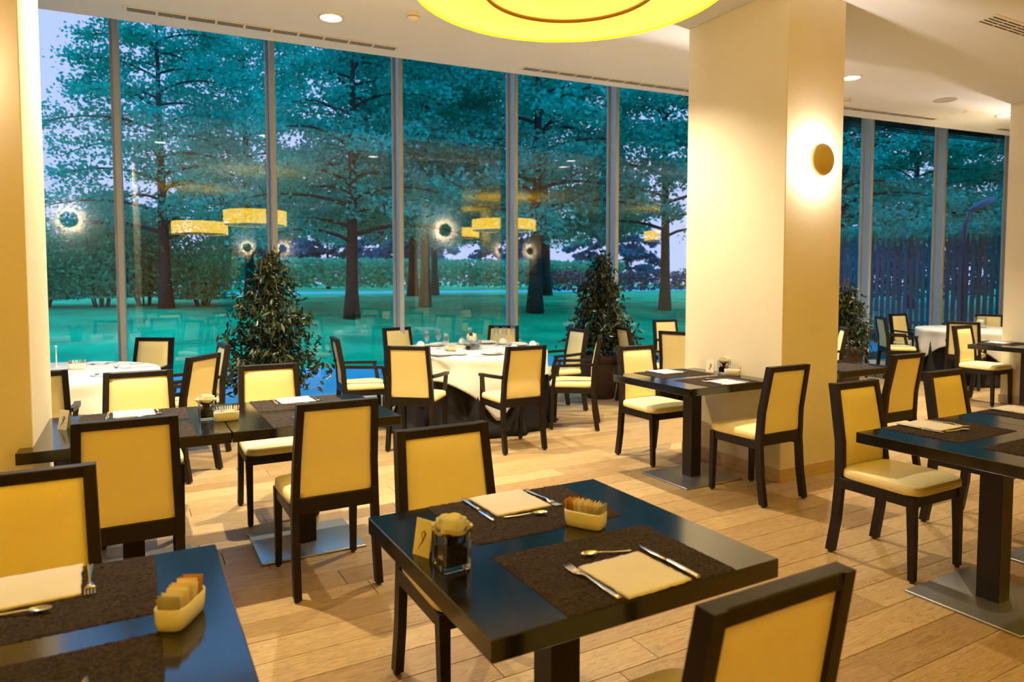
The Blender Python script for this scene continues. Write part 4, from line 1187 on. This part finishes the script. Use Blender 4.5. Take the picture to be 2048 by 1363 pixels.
tree('maple', 10.5, 17.5, 4.4, 0.95, 'dark tree with a thick trunk left of the fifth mullion')
tree('ash', 8.2, 20.5, 1.2, 1.0, 'dense dark tree filling the fourth pane')
tree('maple', 17.4, 28.0, 1.0, 1.1, 'tree further back behind the fifth pane')
tree('ash', 15.2, 17.2, 0.2, 1.0, 'dense tree just left of the big column')
tree('maple', 21.5, 15.5, 3.0, 0.95, 'tree right of the big column above the fence')
tree('ash', 26.0, 15.5, 2.2, 1.0, 'tree above the fence in the middle right window')
tree('maple', 26.5, 10.0, 5.6, 0.92, 'dark tree above the fence beside the far column')
tree('ash', 32.0, 14.5, 4.0, 1.1, 'tree standing far behind the fence')
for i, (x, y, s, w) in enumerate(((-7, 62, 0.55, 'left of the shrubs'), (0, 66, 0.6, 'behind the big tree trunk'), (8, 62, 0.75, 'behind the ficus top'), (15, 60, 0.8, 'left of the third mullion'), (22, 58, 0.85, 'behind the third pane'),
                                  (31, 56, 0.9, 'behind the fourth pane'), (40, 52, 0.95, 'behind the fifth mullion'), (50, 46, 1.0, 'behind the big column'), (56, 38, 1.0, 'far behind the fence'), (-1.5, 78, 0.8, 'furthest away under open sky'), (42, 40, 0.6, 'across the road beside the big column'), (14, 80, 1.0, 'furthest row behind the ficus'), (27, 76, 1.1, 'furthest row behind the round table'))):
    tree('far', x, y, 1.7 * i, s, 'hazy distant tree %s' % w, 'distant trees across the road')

# ---- shrubs and hedge
def shrub_mesh(seed, h, r_, n):
    g = np.random.default_rng(seed); wood = MB(); tips = []
    for k in range(9):
        a = k * 2.4; p0 = np.array([0.16 * math.cos(a), 0.16 * math.sin(a), 0.0]); lean = g.uniform(0.25, 0.9) * r_
        p2 = np.array([lean * math.cos(a), lean * math.sin(a), h * g.uniform(0.65, 0.95)]); p1 = p0 * 0.5 + p2 * 0.45 + np.array([0, 0, 0.12 * h])
        q = [(1 - s) ** 2 * p0 + 2 * s * (1 - s) * p1 + s * s * p2 for s in np.linspace(0, 1, 7)]
        wood.tube([tuple(x) for x in q], list(np.linspace(0.028, 0.009, 7)), 6, cap=False)
        for s in (0.25, 0.4, 0.6, 0.8, 1.0):
            tips.append((1 - s) ** 2 * p0 + 2 * s * (1 - s) * p1 + s * s * p2)
    tips = np.array(tips)
    cen = tips[g.integers(0, len(tips), n)] + g.normal(0, 1, (n, 3)) * np.array([0.34, 0.34, 0.26]) * r_ * 0.9
    cen[:, 2] = np.clip(cen[:, 2], 0.12 * h, None)
    d = g.normal(0, 1, (n, 3)) + np.array([0, 0, 0.3])
    S = np.stack([g.uniform(0.10, 0.17, n), g.uniform(0.05, 0.09, n)], 1)
    V, F = leaf_cards(cen, d, S)
    return wood.mesh('stems', 'bark'), raw_mesh('leaves', V, F, 'shrub_leaf')
SH = [shrub_mesh(21, 2.3, 1.25, 5200), shrub_mesh(22, 2.6, 1.35, 6000)]
for x, y, rz, s, k, w in ((-2.2, 23.6, 0.3, 0.95, 0, 'loose shrub at the left end of the first pane'), (-0.75, 23.2, 1.4, 1.05, 1, 'tallest multi-stemmed shrub in the first pane'), (0.35, 23.8, 2.2, 1.0, 1, 'shrub just left of the big trunk'), (1.9, 22.9, 3.0, 0.95, 0, 'shrub just right of the big trunk'), (-3.9, 23.0, 3.9, 1.0, 0, 'shrub half hidden by the column edge')):
    o = thing('garden_shrub', w, 'shrub', (x, y, terrain(x, y) - 0.02), rz, 'shrubs on the bank'); o.scale = (s, s, s)
    link('stems', SH[k][0], o); l = link('leaves', SH[k][1], o); l['kind'] = 'stuff'
def hedge(x0, y0, x1, y1, h, label, n=9000, mt='shrub_leaf', dp=1.4, leaf=0.34):
    a, b = np.array([x0, y0]), np.array([x1, y1]); g = np.random.default_rng(int(x0 * 10) % 97 + 3)
    t = g.uniform(0, 1, n); off = g.uniform(-dp / 2, dp / 2, n); d = (b - a) / np.linalg.norm(b - a); nn = np.array([-d[1], d[0]])
    P = a + (b - a) * t[:, None] + nn * off[:, None]
    z = g.uniform(0.05, 1.0, n) ** 0.7 * h
    cen = np.column_stack([P, z + 0.7])
    V, F = leaf_cards(cen, g.normal(0, 1, (n, 3)), np.stack([g.uniform(.8, 1.2, n) * leaf, g.uniform(.5, .8, n) * leaf], 1))
    o = tag(link('clipped_hedge', raw_mesh('clipped_hedge', V, F, mt)), label, 'hedge', None, 'stuff')
    return o
hedge(-22, 52.5, 36, 46, 2.3, 'long clipped hedge beyond the road', 14000)
hedge(20, 34.5, 42, 31, 1.3, 'low reddish planting beyond the lawn', 4000, 'plum_leaf', 2.0, 0.25)

# ---- palisade fence, its end post and a street lamp
fx0, fy0, fx1, fy1 = 15.9, 11.9, 19.0, 5.2
fd = Vector((fx1 - fx0, fy1 - fy0, 0)); fl_ = fd.length; fd.normalize(); fn = Vector((-fd.y, fd.x, 0))
fe = thing('palisade_fence', 'tall dark picket fence with bent tips outside the right-hand windows', 'fence', (fx0, fy0, -0.06), math.atan2(fd.y, fd.x))
pick = MB().sections([[(-0.045, -0.012, z), (0.045, -0.012, z), (0.045, 0.012, z), (-0.045, 0.012, z)] for z in (0.0, 2.35)])
pick.sections([[(-w, -0.012 + dy, z), (w, -0.012 + dy, z), (w, 0.012 + dy, z), (-w, 0.012 + dy, z)] for z, w, dy in ((2.35, 0.045, 0), (2.5, 0.022, -0.05), (2.62, 0.004, -0.12))])
pm = pick.mesh('picket', 'fence_wood')
np_ = int(fl_ / 0.125)
for i in range(np_):
    o = link('picket', pm, fe, (0.125 * (i + 0.5), 0, random.uniform(-0.04, 0.04))); o.rotation_euler = (0, 0, random.uniform(-0.25, 0.25))
for z in (0.5, 1.9):
    MB().box((fl_ / 2, 0.03, z), (fl_, 0.035, 0.06)).build('rail', 'fence_wood', fe)
hedge(16.4, 13.4, 21.0, 5.0, 2.2, 'dark growth showing through behind the fence', 7000, 'tree_leaf', 0.9, 0.2)
ep = thing('fence_post', 'pale metal post with an angled arm at the start of the fence', 'post', (15.72, 12.25, -0.06))
MB().tube([(0, 0, 0), (0, 0, 2.3), (0.05, -0.25, 2.75)], 0.035, 10).build('pole', 'aluminium', ep)
MB().tube([(0.0, 0, 2.0), (-0.02, 0.18, 1.2), (-0.04, 0.35, 0)], 0.025, 8).build('brace', 'aluminium', ep)
sl = thing('street_lamp', 'blue-grey street lamp with a leaning head beyond the fence', 'street lamp', (17.7, 9.35, -0.06), 0.4)
MB().tube([(0, 0, 0), (0, 0, 2.2), (0.02, -0.02, 2.9), (0.15, -0.12, 3.25)], [0.07, 0.06, 0.05, 0.04], 12).build('pole', 'lamp_post', sl)
hd = MB()
hd.sections([[(0.1 + t * 0.62 + 0.0 * k, -0.10 - t * 0.42 + w * math.cos(2 * PI * k / 12), 3.22 + t * 0.34 + w * 0.55 * math.sin(2 * PI * k / 12)) for k in range(12)] for t, w in ((0, 0.04), (0.2, 0.10), (0.6, 0.14), (0.9, 0.12), (1.0, 0.04))], smooth=True)
hd.build('lamp_head', 'lamp_post', sl)
